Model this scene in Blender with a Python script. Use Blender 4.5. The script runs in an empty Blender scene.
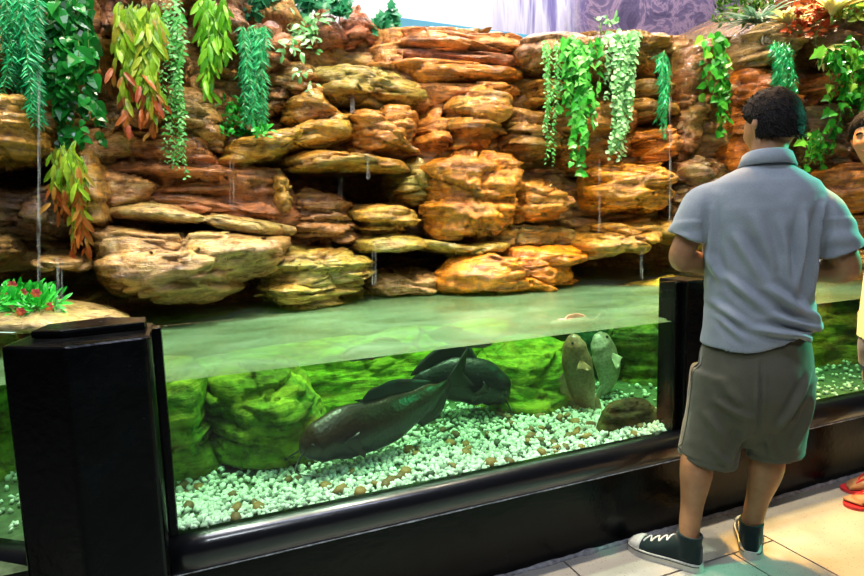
import bpy, bmesh, math, random
import numpy as np
from mathutils import Vector, Matrix, noise
from mathutils.bvhtree import BVHTree
random.seed(7)
rnd = random.uniform
sc = bpy.context.scene
C = sc.collection
PI = math.pi

# ------------------------------------------------------------------ camera
H = 1.35
FPX = 600.0
yaw, pitch, roll = 0.386893341, 0.123539330, 0.0277677239
def cam_axes():
    cy, sy = math.cos(yaw), math.sin(yaw)
    f0 = Vector((sy, cy, 0)); r0 = Vector((cy, -sy, 0)); d0 = Vector((0, 0, -1))
    f1 = math.cos(pitch)*f0 + math.sin(pitch)*d0
    d1 = math.cos(pitch)*d0 - math.sin(pitch)*f0
    r2 = math.cos(roll)*r0 + math.sin(roll)*d1
    d2 = math.cos(roll)*d1 - math.sin(roll)*r0
    return r2, d2, f1
RX, RD, RF = cam_axes()
EYE = Vector((0, 0, H))
cam = bpy.data.cameras.new('camera'); cam.sensor_width = 36; cam.lens = FPX/864*36; cam.clip_start = .02
cam_o = bpy.data.objects.new('camera', cam); C.objects.link(cam_o)
M = Matrix((RX, -RD, -RF)).transposed().to_4x4(); M.translation = EYE
cam_o.matrix_world = M
sc.camera = cam_o

def ray(px, py): return (px-432)*RX + (py-288)*RD + FPX*RF
def at_y(px, py, Y):
    d = ray(px, py); return EYE + d*(Y/d.y)
def at_z(px, py, Z):
    d = ray(px, py); return EYE + d*((Z-H)/d.z)

# ------------------------------------------------------------------ helpers
def link(o, parent=None):
    C.objects.link(o)
    if parent is not None: o.parent = parent
    return o
def tag(o, label=None, cat=None, group=None, kind=None):
    if label: o['label'] = label
    if cat: o['category'] = cat
    if group: o['group'] = group
    if kind: o['kind'] = kind
    return o
def mesh_obj(name, verts, faces, mats, parent=None, smooth=True, fmat=None):
    me = bpy.data.meshes.new(name)
    me.from_pydata([tuple(v) for v in verts], [], faces)
    if not isinstance(mats, (list, tuple)): mats = [mats]
    for m in mats: me.materials.append(m)
    if fmat is not None: me.polygons.foreach_set('material_index', fmat)
    if smooth: me.polygons.foreach_set('use_smooth', [True]*len(me.polygons))
    me.update()
    return link(bpy.data.objects.new(name, me), parent)
def bm_obj(name, bm, mats, parent=None, smooth=True):
    bmesh.ops.recalc_face_normals(bm, faces=bm.faces)
    me = bpy.data.meshes.new(name); bm.to_mesh(me); bm.free()
    if not isinstance(mats, (list, tuple)): mats = [mats]
    for m in mats: me.materials.append(m)
    if smooth: me.polygons.foreach_set('use_smooth', [True]*len(me.polygons))
    return link(bpy.data.objects.new(name, me), parent)
def empty(name, loc=(0, 0, 0), rz=0):
    o = bpy.data.objects.new(name, None); o.location = loc; o.rotation_euler = (0, 0, rz)
    o.empty_display_size = .1
    return link(o)
def add_prism(bm, pts, z0, z1):
    lo = [bm.verts.new((p[0], p[1], z0)) for p in pts]; hi = [bm.verts.new((p[0], p[1], z1)) for p in pts]
    n = len(pts)
    bm.faces.new(lo[::-1]); bm.faces.new(hi)
    for i in range(n): bm.faces.new((lo[i], lo[(i+1) % n], hi[(i+1) % n], hi[i]))
def add_box(bm, x0, x1, y0, y1, z0, z1): add_prism(bm, [(x0, y0), (x1, y0), (x1, y1), (x0, y1)], z0, z1)
def bevel(bm, w, seg=2):
    bmesh.ops.bevel(bm, geom=list(bm.edges), offset=w, segments=seg, affect='EDGES', profile=.6)
def sstep(a, b, x):
    t = max(0., min(1., (x-a)/(b-a))); return t*t*(3-2*t)

ZW = .88            # water level
# ------------------------------------------------------------------ materials
def new_mat(name):
    m = bpy.data.materials.new(name); m.use_nodes = True
    nt = m.node_tree; nt.nodes.clear()
    out = nt.nodes.new('ShaderNodeOutputMaterial')
    return m, nt, out
def N(nt, t, **kw):
    n = nt.nodes.new(t)
    for k, v in kw.items():
        if k in n.inputs: n.inputs[k].default_value = v
        else: setattr(n, k, v)
    return n
def ramp(nt, stops, interp='LINEAR'):
    r = nt.nodes.new('ShaderNodeValToRGB'); e = r.color_ramp.elements
    r.color_ramp.interpolation = interp
    while len(e) < len(stops): e.new(.5)
    for i, (p, c) in enumerate(stops):
        e[i].position = p; e[i].color = (c[0], c[1], c[2], 1)
    return r
def mixc(nt, fac, a, b, mode='MIX'):
    m = nt.nodes.new('ShaderNodeMix'); m.data_type = 'RGBA'; m.blend_type = mode
    for s, v in ((m.inputs[0], fac), (m.inputs[6], a), (m.inputs[7], b)):
        if isinstance(v, (int, float)): s.default_value = v
        elif isinstance(v, (tuple, list)): s.default_value = (v[0], v[1], v[2], 1)
        else: nt.links.new(v, s)
    return m.outputs[2]
def math_n(nt, op, a, b=None, c=None):
    m = nt.nodes.new('ShaderNodeMath'); m.operation = op
    for i, v in enumerate((a, b, c)):
        if v is None: continue
        if isinstance(v, (int, float)): m.inputs[i].default_value = v
        else: nt.links.new(v, m.inputs[i])
    return m.outputs[0]
def pos_map(nt, scale):
    g = nt.nodes.new('ShaderNodeNewGeometry')
    m = nt.nodes.new('ShaderNodeMapping'); m.inputs['Scale'].default_value = scale
    nt.links.new(g.outputs['Position'], m.inputs['Vector'])
    return m.outputs['Vector']
def tex_noise(nt, vec, scale, detail=5, rough=.55, dist=0):
    n = N(nt, 'ShaderNodeTexNoise', Scale=scale, Detail=detail, Roughness=rough, Distortion=dist)
    if vec is not None: nt.links.new(vec, n.inputs['Vector'])
    return n.outputs['Fac']
def obj_vec(nt):
    return nt.nodes.new('ShaderNodeTexCoord').outputs['Object']

def simple(name, col, rough=.5, metal=0, spec=.5, coat=0, var=.0, nscale=30, bump=0, bscale=80, sheen=0):
    m, nt, out = new_mat(name)
    p = N(nt, 'ShaderNodeBsdfPrincipled', Roughness=rough, Metallic=metal)
    p.inputs['Specular IOR Level'].default_value = spec
    p.inputs['Coat Weight'].default_value = coat
    p.inputs['Coat Roughness'].default_value = .15
    p.inputs['Sheen Weight'].default_value = sheen
    v = obj_vec(nt)
    if var:
        f = tex_noise(nt, v, nscale)
        r = ramp(nt, [(.3, tuple(c*(1-var) for c in col)), (.7, tuple(min(1, c*(1+var)) for c in col))])
        nt.links.new(f, r.inputs[0]); nt.links.new(r.outputs[0], p.inputs['Base Color'])
    else: p.inputs['Base Color'].default_value = (*col, 1)
    if bump:
        b = N(nt, 'ShaderNodeBump', Strength=bump, Distance=.01)
        nt.links.new(tex_noise(nt, v, bscale, 4), b.inputs['Height']); nt.links.new(b.outputs[0], p.inputs['Normal'])
    nt.links.new(p.outputs[0], out.inputs[0])
    return m

def rock_material(name, wet=1.0, mossy=False):
    m, nt, out = new_mat(name)
    p = N(nt, 'ShaderNodeBsdfPrincipled')
    oi = nt.nodes.new('ShaderNodeObjectInfo')
    base = oi.outputs['Color']
    v1 = pos_map(nt, (1, 1, 1)); v2 = pos_map(nt, (1.6, 1.6, 9))
    fine = tex_noise(nt, v1, 26, 8, .68)
    layer = tex_noise(nt, v2, 3.2, 6, .62, .35)
    patch = tex_noise(nt, v1, 3.1, 5, .6, .6)
    lr = ramp(nt, [(.33, (.34, .25, .17)), (.47, (.85, .8, .72)), (.70, (1.4, 1.36, 1.25))]); nt.links.new(layer, lr.inputs[0])
    fr = ramp(nt, [(.32, (.40, .33, .27)), (.52, (1., 1., 1.)), (.75, (1.55, 1.5, 1.45))]); nt.links.new(fine, fr.inputs[0])
    c = mixc(nt, 1.0, base, lr.outputs[0], 'MULTIPLY')
    c = mixc(nt, .85, c, fr.outputs[0], 'MULTIPLY')
    # rusty and pale mineral patches
    pr = ramp(nt, [(.52, (0, 0, 0)), (.66, (1, 1, 1))]); nt.links.new(patch, pr.inputs[0])
    f1 = math_n(nt, 'MULTIPLY', pr.outputs[0], .45)
    c = mixc(nt, f1, c, (.46, .17, .035))
    pat2 = tex_noise(nt, pos_map(nt, (1, 1, 1.8)), 5.3, 6, .65, .4)
    ar = ramp(nt, [(.46, (0, 0, 0)), (.62, (1, 1, 1))]); nt.links.new(pat2, ar.inputs[0])
    moss = math_n(nt, 'MULTIPLY', ar.outputs[0], oi.outputs['Alpha'])
    gcol = mixc(nt, fine, (.20, .17, .03), (.52, .50, .12)) if not mossy else mixc(nt, fine, (.10, .15, .008), (.55, .66, .05))
    c = mixc(nt, moss, c, gcol)
    nt.links.new(c, p.inputs['Base Color'])
    ck = tex_noise(nt, pos_map(nt, (1.3, 1.3, 10)), 5.5, 5, .6, .9)
    ckd = math_n(nt, 'ABSOLUTE', math_n(nt, 'SUBTRACT', ck, .5))
    cr = ramp(nt, [(.0, (0, 0, 0)), (.028, (1, 1, 1))]); nt.links.new(ckd, cr.inputs[0])
    ck2 = tex_noise(nt, pos_map(nt, (1, 1, 1.6)), 9, 6, .65, .6)
    gate = ramp(nt, [(.42, (0, 0, 0)), (.58, (1, 1, 1))]); nt.links.new(ck2, gate.inputs[0])
    crack = math_n(nt, 'MAXIMUM', cr.outputs[0], gate.outputs[0])
    if not mossy:
        c = mixc(nt, crack, mixc(nt, 1.0, c, (.46, .38, .32), 'MULTIPLY'), c)
        nt.links.new(c, p.inputs['Base Color'])
    rr = ramp(nt, [(.3, (.42,)*3), (.7, (.14,)*3)] if wet else [(.3, (.9,)*3), (.7, (.7,)*3)]); nt.links.new(patch, rr.inputs[0])
    nt.links.new(rr.outputs[0], p.inputs['Roughness'])
    p.inputs['Specular IOR Level'].default_value = .5 if wet else .2
    if wet:
        p.inputs['Coat Weight'].default_value = .8; p.inputs['Coat Roughness'].default_value = .13
    b1 = N(nt, 'ShaderNodeBump', Strength=.75, Distance=.03); nt.links.new(layer, b1.inputs['Height'])
    b3 = N(nt, 'ShaderNodeBump', Strength=.55 if not mossy else .1, Distance=.012); nt.links.new(crack, b3.inputs['Height']); nt.links.new(b1.outputs[0], b3.inputs['Normal'])
    b2 = N(nt, 'ShaderNodeBump', Strength=.9, Distance=.014); nt.links.new(fine, b2.inputs['Height'])
    nt.links.new(b3.outputs[0], b2.inputs['Normal'])
    nt.links.new(b2.outputs[0], p.inputs['Normal']); 
    b4 = N(nt, 'ShaderNodeBump', Strength=.9, Distance=.012); nt.links.new(tex_noise(nt, v1, 62, 3, .6), b4.inputs['Height']); nt.links.new(b3.outputs[0], b4.inputs['Normal'])
    nt.links.new(b4.outputs[0], p.inputs['Coat Normal'])
    nt.links.new(p.outputs[0], out.inputs[0])
    return m
MROCK = rock_material('wet_rock')
MUNDER = rock_material('mossy_underwater_rock', wet=0, mossy=True)

def leaf_material(name, cols, rough=.35, trans=.3, spec=.5):
    m, nt, out = new_mat(name)
    g = nt.nodes.new('ShaderNodeNewGeometry')
    r = ramp(nt, [(i/(len(cols)-1), c) for i, c in enumerate(cols)]); nt.links.new(g.outputs['Random Per Island'], r.inputs[0])
    p = N(nt, 'ShaderNodeBsdfPrincipled', Roughness=rough); p.inputs['Specular IOR Level'].default_value = spec
    nt.links.new(r.outputs[0], p.inputs['Base Color'])
    t = nt.nodes.new('ShaderNodeBsdfTranslucent'); nt.links.new(r.outputs[0], t.inputs['Color'])
    mx = N(nt, 'ShaderNodeMixShader', Fac=trans)
    nt.links.new(p.outputs[0], mx.inputs[1]); nt.links.new(t.outputs[0], mx.inputs[2]); nt.links.new(mx.outputs[0], out.inputs[0])
    return m
L_EMER = leaf_material('emerald_fern', [(.005, .16, .04), (.01, .40, .12), (.05, .70, .25)], .35)
L_BRIGHT = leaf_material('bright_green_leaf', [(.005, .20, .01), (.015, .48, .03), (.08, .7, .08)], .35)
L_DARK = leaf_material('glossy_dark_ivy', [(.005, .07, .012), (.01, .2, .02), (.03, .36, .05)], .2)
L_IVY = leaf_material('bright_ivy', [(.02, .22, .02), (.05, .46, .04), (.2, .72, .12)], .3)
L_IVYD = leaf_material('mid_green_ivy', [(.01, .12, .01), (.03, .30, .02), (.08, .52, .04), (.35, .65, .06)], .25)
L_LIME = leaf_material('lime_frond', [(.12, .30, .01), (.28, .55, .02), (.5, .75, .06), (.38, .28, .02)], .35)
L_LIMEG = leaf_material('green_frond', [(.06, .30, .01), (.16, .52, .02), (.34, .72, .05)], .35)
L_RUST = leaf_material('rusty_leaf', [(.35, .06, .01), (.5, .14, .02), (.45, .25, .03)], .4)
L_PALE = leaf_material('pale_leaf', [(.1, .4, .1), (.3, .7, .3), (.6, .85, .5)], .3)
L_MINT = leaf_material('mint_leaf', [(.05, .4, .05), (.14, .62, .14), (.35, .8, .3)], .3)
L_GREY = leaf_material('grey_green_blade', [(.08, .2, .1), (.25, .45, .3), (.5, .6, .45)], .4)
L_CREAM = leaf_material('cream_leaf', [(.45, .5, .12), (.75, .65, .3), (.6, .3, .08)], .4)
L_BUSH = leaf_material('dark_bush', [(.01, .05, .005), (.05, .2, .01), (.2, .4, .02)], .4)
L_RED = leaf_material('red_leaf', [(.25, .02, .005), (.5, .06, .01), (.6, .15, .03)], .4)
L_PINK = leaf_material('pink_flower', [(.7, .02, .02), (.8, .1, .15), (.8, .25, .03)], .5)
M_STEM = simple('green_stem', (.1, .22, .03), .5)
M_STEMD = simple('brown_stem', (.12, .10, .03), .6)

# black gloss paint of the tank frame
def black_paint():
    m, nt, out = new_mat('black_gloss_paint')
    p = N(nt, 'ShaderNodeBsdfPrincipled', Roughness=.3); p.inputs['Specular IOR Level'].default_value = .14
    v = obj_vec(nt); f = tex_noise(nt, v, 9, 6, .6)
    r = ramp(nt, [(.35, (.0018, .0018, .002)), (.75, (.005, .005, .006))]); nt.links.new(f, r.inputs[0]); nt.links.new(r.outputs[0], p.inputs['Base Color'])
    rr = ramp(nt, [(.3, (.10,)*3), (.7, (.28,)*3)]); nt.links.new(f, rr.inputs[0]); nt.links.new(rr.outputs[0], p.inputs['Roughness'])
    b = N(nt, 'ShaderNodeBump', Strength=.2, Distance=.01); nt.links.new(tex_noise(nt, v, 35, 5), b.inputs['Height']); nt.links.new(b.outputs[0], p.inputs['Normal'])
    nt.links.new(p.outputs[0], out.inputs[0]); return m
MBLACK = black_paint()
MRAIL = simple('glossy_black_rail_paint', (.004, .004, .006), .3, spec=.5, coat=.8, bump=.15, bscale=30)
MMORTAR = simple('pale_mortar', (.34, .33, .34), .8, var=.5, nscale=40, bump=.6)

def tile_material():
    m, nt, out = new_mat('speckled_terrazzo')
    p = N(nt, 'ShaderNodeBsdfPrincipled', Roughness=.35)
    v = pos_map(nt, (1, 1, 1))
    vo = N(nt, 'ShaderNodeTexVoronoi', Scale=95); nt.links.new(v, vo.inputs['Vector'])
    vr = ramp(nt, [(0, (1, 1, 1)), (.16, (1, 1, 1)), (.24, (0, 0, 0))]); nt.links.new(vo.outputs['Distance'], vr.inputs[0])
    sel = ramp(nt, [(.55, (0, 0, 0)), (.6, (1, 1, 1))]); nt.links.new(vo.outputs['Color'], sel.inputs[0])
    f = math_n(nt, 'MULTIPLY', vr.outputs[0], sel.outputs[0])
    n = tex_noise(nt, v, 6, 5); nr = ramp(nt, [(.3, (.36, .335, .29)), (.7, (.46, .43, .37))]); nt.links.new(n, nr.inputs[0])
    c = mixc(nt, f, nr.outputs[0], (.16, .13, .09))
    nt.links.new(c, p.inputs['Base Color']); nt.links.new(p.outputs[0], out.inputs[0]); return m
MTILE = tile_material()
MGROUT = simple('dark_grout', (.05, .045, .04), .9)

def water_material():
    m, nt, out = new_mat('green_tank_water')
    v = pos_map(nt, (1, 1.7, 1))
    g = nt.nodes.new('ShaderNodeNewGeometry')
    sep = nt.nodes.new('ShaderNodeSeparateXYZ'); nt.links.new(g.outputs['True Normal'], sep.inputs[0])
    top = math_n(nt, 'GREATER_THAN', math_n(nt, 'ABSOLUTE', sep.outputs['Z']), .5)
    rip = tex_noise(nt, v, 2.6, 3, .5, .5); fine = tex_noise(nt, v, 14, 4, .6)
    b = N(nt, 'ShaderNodeBump', Strength=.16, Distance=.05)
    h = math_n(nt, 'ADD', rip, math_n(nt, 'MULTIPLY', fine, .25)); nt.links.new(h, b.inputs['Height'])
    tr = N(nt, 'ShaderNodeBsdfTransparent'); tr.inputs['Color'].default_value = (1, 1, 1, 1)
    trt = N(nt, 'ShaderNodeBsdfTransparent'); trt.inputs['Color'].default_value = (.86, .96, .86, 1)
    df = nt.nodes.new('ShaderNodeBsdfDiffuse'); tl = nt.nodes.new('ShaderNodeBsdfTranslucent')
    murk = ramp(nt, [(.32, (.14, .26, .095)), (.52, (.19, .37, .165)), (.72, (.28, .48, .26))]); nt.links.new(rip, murk.inputs[0])
    pv = pos_map(nt, (1, 1, 1)); fo = None
    fn = tex_noise(nt, pos_map(nt, (9, 16, 1)), 1.6, 6, .7)
    for (px, py, r_) in ((225, 309, .34), (255, 304, .22), (600, 280, .36), (650, 277, .40), (372, 296, .14), (60, 322, .22)):
        q = at_z(px, py, ZW)
        dn = nt.nodes.new('ShaderNodeVectorMath'); dn.operation = 'DISTANCE'; nt.links.new(pv, dn.inputs[0]); dn.inputs[1].default_value = q
        k = math_n(nt, 'SUBTRACT', 1, math_n(nt, 'DIVIDE', dn.outputs['Value'], r_))
        fo = k if fo is None else math_n(nt, 'MAXIMUM', fo, k)
    foam = math_n(nt, 'MULTIPLY', math_n(nt, 'MAXIMUM', fo, 0), math_n(nt, 'MULTIPLY', fn, 1.9)); foam = math_n(nt, 'MINIMUM', foam, .85)
    mcol = mixc(nt, foam, murk.outputs[0], (.82, .86, .80))
    for s in (df, tl): nt.links.new(mcol, s.inputs['Color'])
    nt.links.new(b.outputs[0], df.inputs['Normal'])
    dt = N(nt, 'ShaderNodeMixShader', Fac=.35); nt.links.new(df.outputs[0], dt.inputs[1]); nt.links.new(tl.outputs[0], dt.inputs[2])
    body = nt.nodes.new('ShaderNodeMixShader')
    cl = ramp(nt, [(.3, (.46,)*3), (.7, (.64,)*3)]); nt.links.new(rip, cl.inputs[0]); nt.links.new(cl.outputs[0], body.inputs[0])
    nt.links.new(trt.outputs[0], body.inputs[1]); nt.links.new(dt.outputs[0], body.inputs[2])
    gl = N(nt, 'ShaderNodeBsdfGlossy', Roughness=.2); nt.links.new(b.outputs[0], gl.inputs['Normal'])
    lw = N(nt, 'ShaderNodeLayerWeight', Blend=.5); nt.links.new(b.outputs[0], lw.inputs['Normal'])
    fr2 = math_n(nt, 'MULTIPLY_ADD', math_n(nt, 'POWER', lw.outputs['Facing'], 4), .8, .03)
    surf = nt.nodes.new('ShaderNodeMixShader'); nt.links.new(fr2, surf.inputs[0])
    nt.links.new(body.outputs[0], surf.inputs[1]); nt.links.new(gl.outputs[0], surf.inputs[2])
    mx = nt.nodes.new('ShaderNodeMixShader'); nt.links.new(top, mx.inputs[0])
    nt.links.new(tr.outputs[0], mx.inputs[1]); nt.links.new(surf.outputs[0], mx.inputs[2]); nt.links.new(mx.outputs[0], out.inputs[0])
    va = N(nt, 'ShaderNodeVolumeAbsorption', Density=1.3); va.inputs['Color'].default_value = (.36, .93, .52, 1)
    nt.links.new(va.outputs[0], out.inputs['Volume'])
    return m
MWATER = water_material()

def glass_material():
    m, nt, out = new_mat('tank_glass')
    tr = N(nt, 'ShaderNodeBsdfTransparent'); tr.inputs['Color'].default_value = (.97, .99, .975, 1)
    gl = N(nt, 'ShaderNodeBsdfGlossy', Roughness=.0)
    lw = N(nt, 'ShaderNodeLayerWeight', Blend=.5)
    fr = math_n(nt, 'MULTIPLY_ADD', math_n(nt, 'POWER', lw.outputs['Facing'], 5), .6, .025)
    mx = nt.nodes.new('ShaderNodeMixShader'); nt.links.new(fr, mx.inputs[0])
    nt.links.new(tr.outputs[0], mx.inputs[1]); nt.links.new(gl.outputs[0], mx.inputs[2]); nt.links.new(mx.outputs[0], out.inputs[0])
    return m
MGLASS = glass_material()
MGEDGE = simple('polished_glass_edge', (.55, .80, .68), .15, coat=.5)

# ------------------------------------------------------------------ setting: floor, walls
GY = 1.845          # front face of the low tank wall
ZW = .88            # water level
ZG = 1.05           # top of glass
ZR = .42            # top of rail
bm = bmesh.new()
add_box(bm, -4, 7, -3.2, GY+.02, -.08, -.006)
nb = len(bm.faces)
def slab(x0, x1, y0, y1):
    g = .004; add_box(bm, x0+g, x1-g, y0+g, y1-g, -.02, 0)
for k in range(-5, 3):
    slab(2.11-.845*(k+1), 2.11-.845*k, 1.6, GY) if 2.11-.845*k <= 2.12 else None
y = 1.6; j = 0
while y > -3.2:
    y0 = y-.5
    off = .22 if j % 2 == 0 else .64
    xs = [2.11]; x = 2.11-off
    while x > -4: xs.append(x); x -= .845
    xs.append(-4)
    for a, b in zip(xs, xs[1:]): slab(b, a, y0, y)
    y = y0; j += 1
y = GY
for yy in (1.0, .1, -.8, -1.7, -3.2):
    for x in (2.11, 2.11+1.25, 2.11+2.5, 2.11+3.75): slab(x, x+1.25, yy, y)
    y = yy
for i, f in enumerate(bm.faces): f.material_index = 1 if i < nb else 0
floor = bm_obj('floor', bm, [MTILE, MGROUT], smooth=False)
tag(floor, 'speckled beige terrazzo floor slabs with dark joints', 'floor', kind='structure')

# painted mural wall far behind the rocks
MY = 5.0
def mural_material():
    m, nt, out = new_mat('painted_mural_wall')
    p = N(nt, 'ShaderNodeBsdfPrincipled', Roughness=.7); p.inputs['Specular IOR Level'].default_value = .2
    g = nt.nodes.new('ShaderNodeNewGeometry'); s = nt.nodes.new('ShaderNodeSeparateXYZ'); nt.links.new(g.outputs['Position'], s.inputs[0])
    xa, xb, xc = at_y(492, 10, MY).x, at_y(575, 10, MY).x, at_y(730, 10, MY).x
    wob = tex_noise(nt, pos_map(nt, (2.2, 1, .25)), 2.4, 5, .6, .3)
    st = ramp(nt, [(.3, (.06, .05, .26)), (.45, (.26, .23, .50)), (.55, (.70, .70, .85)), (.7, (.36, .33, .58))]); nt.links.new(wob, st.inputs[0])
    mar = tex_noise(nt, pos_map(nt, (1, 1, 1)), 2.6, 8, .7, 1.6)
    mr = ramp(nt, [(.36, (.07, .055, .12)), (.48, (.15, .115, .22)), (.53, (.36, .25, .36)), (.57, (.16, .12, .23)), (.7, (.11, .09, .18))]); nt.links.new(mar, mr.inputs[0])
    fx = math_n(nt, 'ADD', s.outputs['X'], math_n(nt, 'MULTIPLY', math_n(nt, 'SUBTRACT', wob, .5), .5))
    def edge(x, w):
        n = N(nt, 'ShaderNodeMapRange', interpolation_type='SMOOTHSTEP'); n.inputs['From Min'].default_value = x-w; n.inputs['From Max'].default_value = x+w
        nt.links.new(fx, n.inputs['Value']); return n.outputs[0]
    c = mixc(nt, edge(xa, .12), (.95, .95, .97), st.outputs[0])
    c = mixc(nt, edge(xb, .15), c, mr.outputs[0])
    nt.links.new(c, p.inputs['Base Color']); nt.links.new(p.outputs[0], out.inputs[0]); return m
bm = bmesh.new(); add_box(bm, -4, 12, MY, MY+.1, 0, 5.0)
tag(bm_obj('wall_back', bm, mural_material(), smooth=False), 'white wall with a lilac and purple painted waterfall mural behind the rocks', 'wall', kind='structure')

# ------------------------------------------------------------------ tank frame: low wall, rail, pillars
lp0 = Vector((-.44, 1.93)); ldir = Vector((-.80, .60)); lnrm = Vector((-.60, -.80))   # left panel start, direction, outward
def off(p, n, d): return p + n*d
bm = bmesh.new()
add_box(bm, -.30, 6.5, GY, GY+.16, 0, .335)
bevel(bm, .006)
tag(bm_obj('wall_front', bm, MBLACK, smooth=False), 'low black painted wall below the main tank glass', 'wall', kind='structure')
bm = bmesh.new()
a = lp0 + ldir*-.06; b = lp0 + ldir*2.6
add_prism(bm, [a, b, b-lnrm*.16, a-lnrm*.16], 0, .335); bevel(bm, .006)
tag(bm_obj('wall_left', bm, MBLACK, smooth=False), 'low black painted wall left of the corner pillar', 'wall', kind='structure')

def rail(name, p0, p1, nrm, label):
    prof = [(-.03, .318), (.030, .318), (.036, .326), (.040, .345), (.040, .372), (.034, .396), (.018, .413), (-.004, .420), (-.03, .420)]
    vs, fs = [], []
    n = 60; L = (p1-p0).length; k = len(prof)
    for i in range(n+1):
        q = p0.lerp(p1, i/n)
        w = .003*noise.noise((i*.31, 3.1, 0)) + .0025*noise.noise((i*.9, 1.1, 4))
        for (o, z) in prof:
            vs.append((q.x+nrm.x*(o+w), q.y+nrm.y*(o+w), z + (w if z > .4 else 0)))
    for i in range(n):
        for j in range(k):
            fs.append((i*k+j, i*k+(j+1) % k, (i+1)*k+(j+1) % k, (i+1)*k+j))
    fs.append(tuple(range(k))); fs.append(tuple(n*k+j for j in range(k))[::-1])
    o = mesh_obj(name, vs, fs, MRAIL); bmx = bmesh.new(); bmx.from_mesh(o.data); bmesh.ops.recalc_face_normals(bmx, faces=bmx.faces); bmx.to_mesh(o.data); bmx.free()
    return tag(o, label, 'rail', kind='structure')
rail('trim_1', Vector((-.112, GY)), Vector((6.5, GY)), Vector((0, -1)), 'rounded glossy black rail along the foot of the main tank glass')
rail('trim_2', lp0+ldir*-.02, lp0+ldir*2.6, lnrm, 'rounded black rail at the left edge beside the corner pillar')
# crusty pale line under the rail and mortar fillet on the floor
def strip(name, y0, z0, x0, x1, w, label, mat):
    vs, fs = [], []
    n = 260
    for i in range(n+1):
        x = x0+(x1-x0)*i/n
        r = w*(.55+.7*abs(noise.noise((x*9, 2.2, z0)))+.35*noise.noise((x*31, 1, z0)))
        for k in range(6):
            a = k/6*2*PI
            vs.append((x, y0+math.cos(a)*r, z0+math.sin(a)*r*.8))
    for i in range(n):
        for k in range(6): fs.append((i*6+k, i*6+(k+1) % 6, (i+1)*6+(k+1) % 6, (i+1)*6+k))
    fs += [tuple(range(5, -1, -1)), tuple(n*6+k for k in range(6))]
    return tag(mesh_obj(name, vs, fs, mat), label, 'trim', kind='structure')
strip('trim_3', GY-.033, .317, -.11, 6.4, .0035, 'thin crusty pale line under the black rail', simple('pale_crust', (.55, .55, .58), .6, var=.5, nscale=60))
strip('trim_4', GY-.002, .0, -.2, 6.4, .020, 'rough grey mortar fillet where the black wall meets the floor', MMORTAR)

# corner pillar: five sided prism with a chamfered uneven top
pp = [at_z(2, 344, ZG), at_z(64, 346, ZG), at_z(149, 335, ZG)]
pil = [(-.462, 1.83), (-.305, 1.735), (-.118, 1.775), (-.105, 1.80), (-.105, 2.02), (-.24, 2.10), (-.42, 2.02)]
bm = bmesh.new(); add_prism(bm, pil, 0, 1.04); bevel(bm, .012, 3)
pillar = bm_obj('pillar', bm, MBLACK, smooth=False)
tag(pillar, 'thick black corner pillar at the left end of the tank', 'pillar', kind='structure')
bm = bmesh.new()
add_prism(bm, [(-.41, 1.91), (-.33, 1.87), (-.125, 1.90), (-.125, 2.0), (-.24, 2.07), (-.39, 2.02)], 1.04, 1.062); bevel(bm, .008, 2)
bm_obj('cap', bm, MBLACK, pillar, smooth=False)
bm = bmesh.new(); add_box(bm, -.106, -.082, 1.85, 1.905, .40, 1.048); bevel(bm, .004)
bm_obj('glazing_channel', bm, MBLACK, pillar, smooth=False)

bm = bmesh.new(); add_box(bm, 1.865, 1.985, GY-.005, 2.0, .40, 1.05); bevel(bm, .008)
post = tag(bm_obj('post', bm, MBLACK, smooth=False), 'black upright tank post beside the man', 'post', kind='structure')
bm = bmesh.new(); add_box(bm, 1.835, 1.865, 1.868, 1.92, .40, 1.045); bevel(bm, .004)
bm_obj('inner_frame', bm, MBLACK, post, smooth=False)

def pane(p0, p1, nrm, label):
    d = nrm*.006
    q = [p0-d, p1-d, p1+d, p0+d]
    bm = bmesh.new(); add_prism(bm, [(v.x, v.y) for v in q], ZR-.05, ZG)
    bm.normal_update()
    for f in bm.faces: f.material_index = 1 if f.normal.z > .9 else 0
    return tag(bm_obj('glass_pane', bm, [MGLASS, MGEDGE], smooth=False), label, 'glass')
GP = GY+.03
pane(Vector((-.09, GP)), Vector((1.845, GP)), Vector((0, -1)), 'large clear glass pane of the main tank between pillar and post')
pane(Vector((1.985, GP)), Vector((6.4, GP)), Vector((0, -1)), 'clear glass pane right of the post behind the man')
pane(lp0-lnrm*.03+ldir*.05, lp0-lnrm*.03+ldir*2.5, lnrm, 'clear glass pane left of the black corner pillar')

# water body
wy = GP+.012
pts = [(-.09, wy), (6.4, wy), (6.4, 4.2), (-2.9, 4.2), tuple(lp0-lnrm*.045+ldir*2.5), tuple(lp0-lnrm*.045+ldir*.2), (-.2, 2.12), (-.09, 2.05)]
bm = bmesh.new(); add_prism(bm, pts, .20, ZW)
tag(bm_obj('water', bm, MWATER, smooth=False), 'murky green rippled water filling the tank', 'water', kind='structure')
bm = bmesh.new(); add_prism(bm, [(-2.9, wy), (6.4, wy), (6.4, 4.2), (-2.9, 4.2)], .1, .19)
tag(bm_obj('floor_tank', bm, simple('tank_bed', (.10, .13, .07), .9), smooth=False), 'dark bed of the tank under the gravel', 'tank bed', kind='structure')

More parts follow.
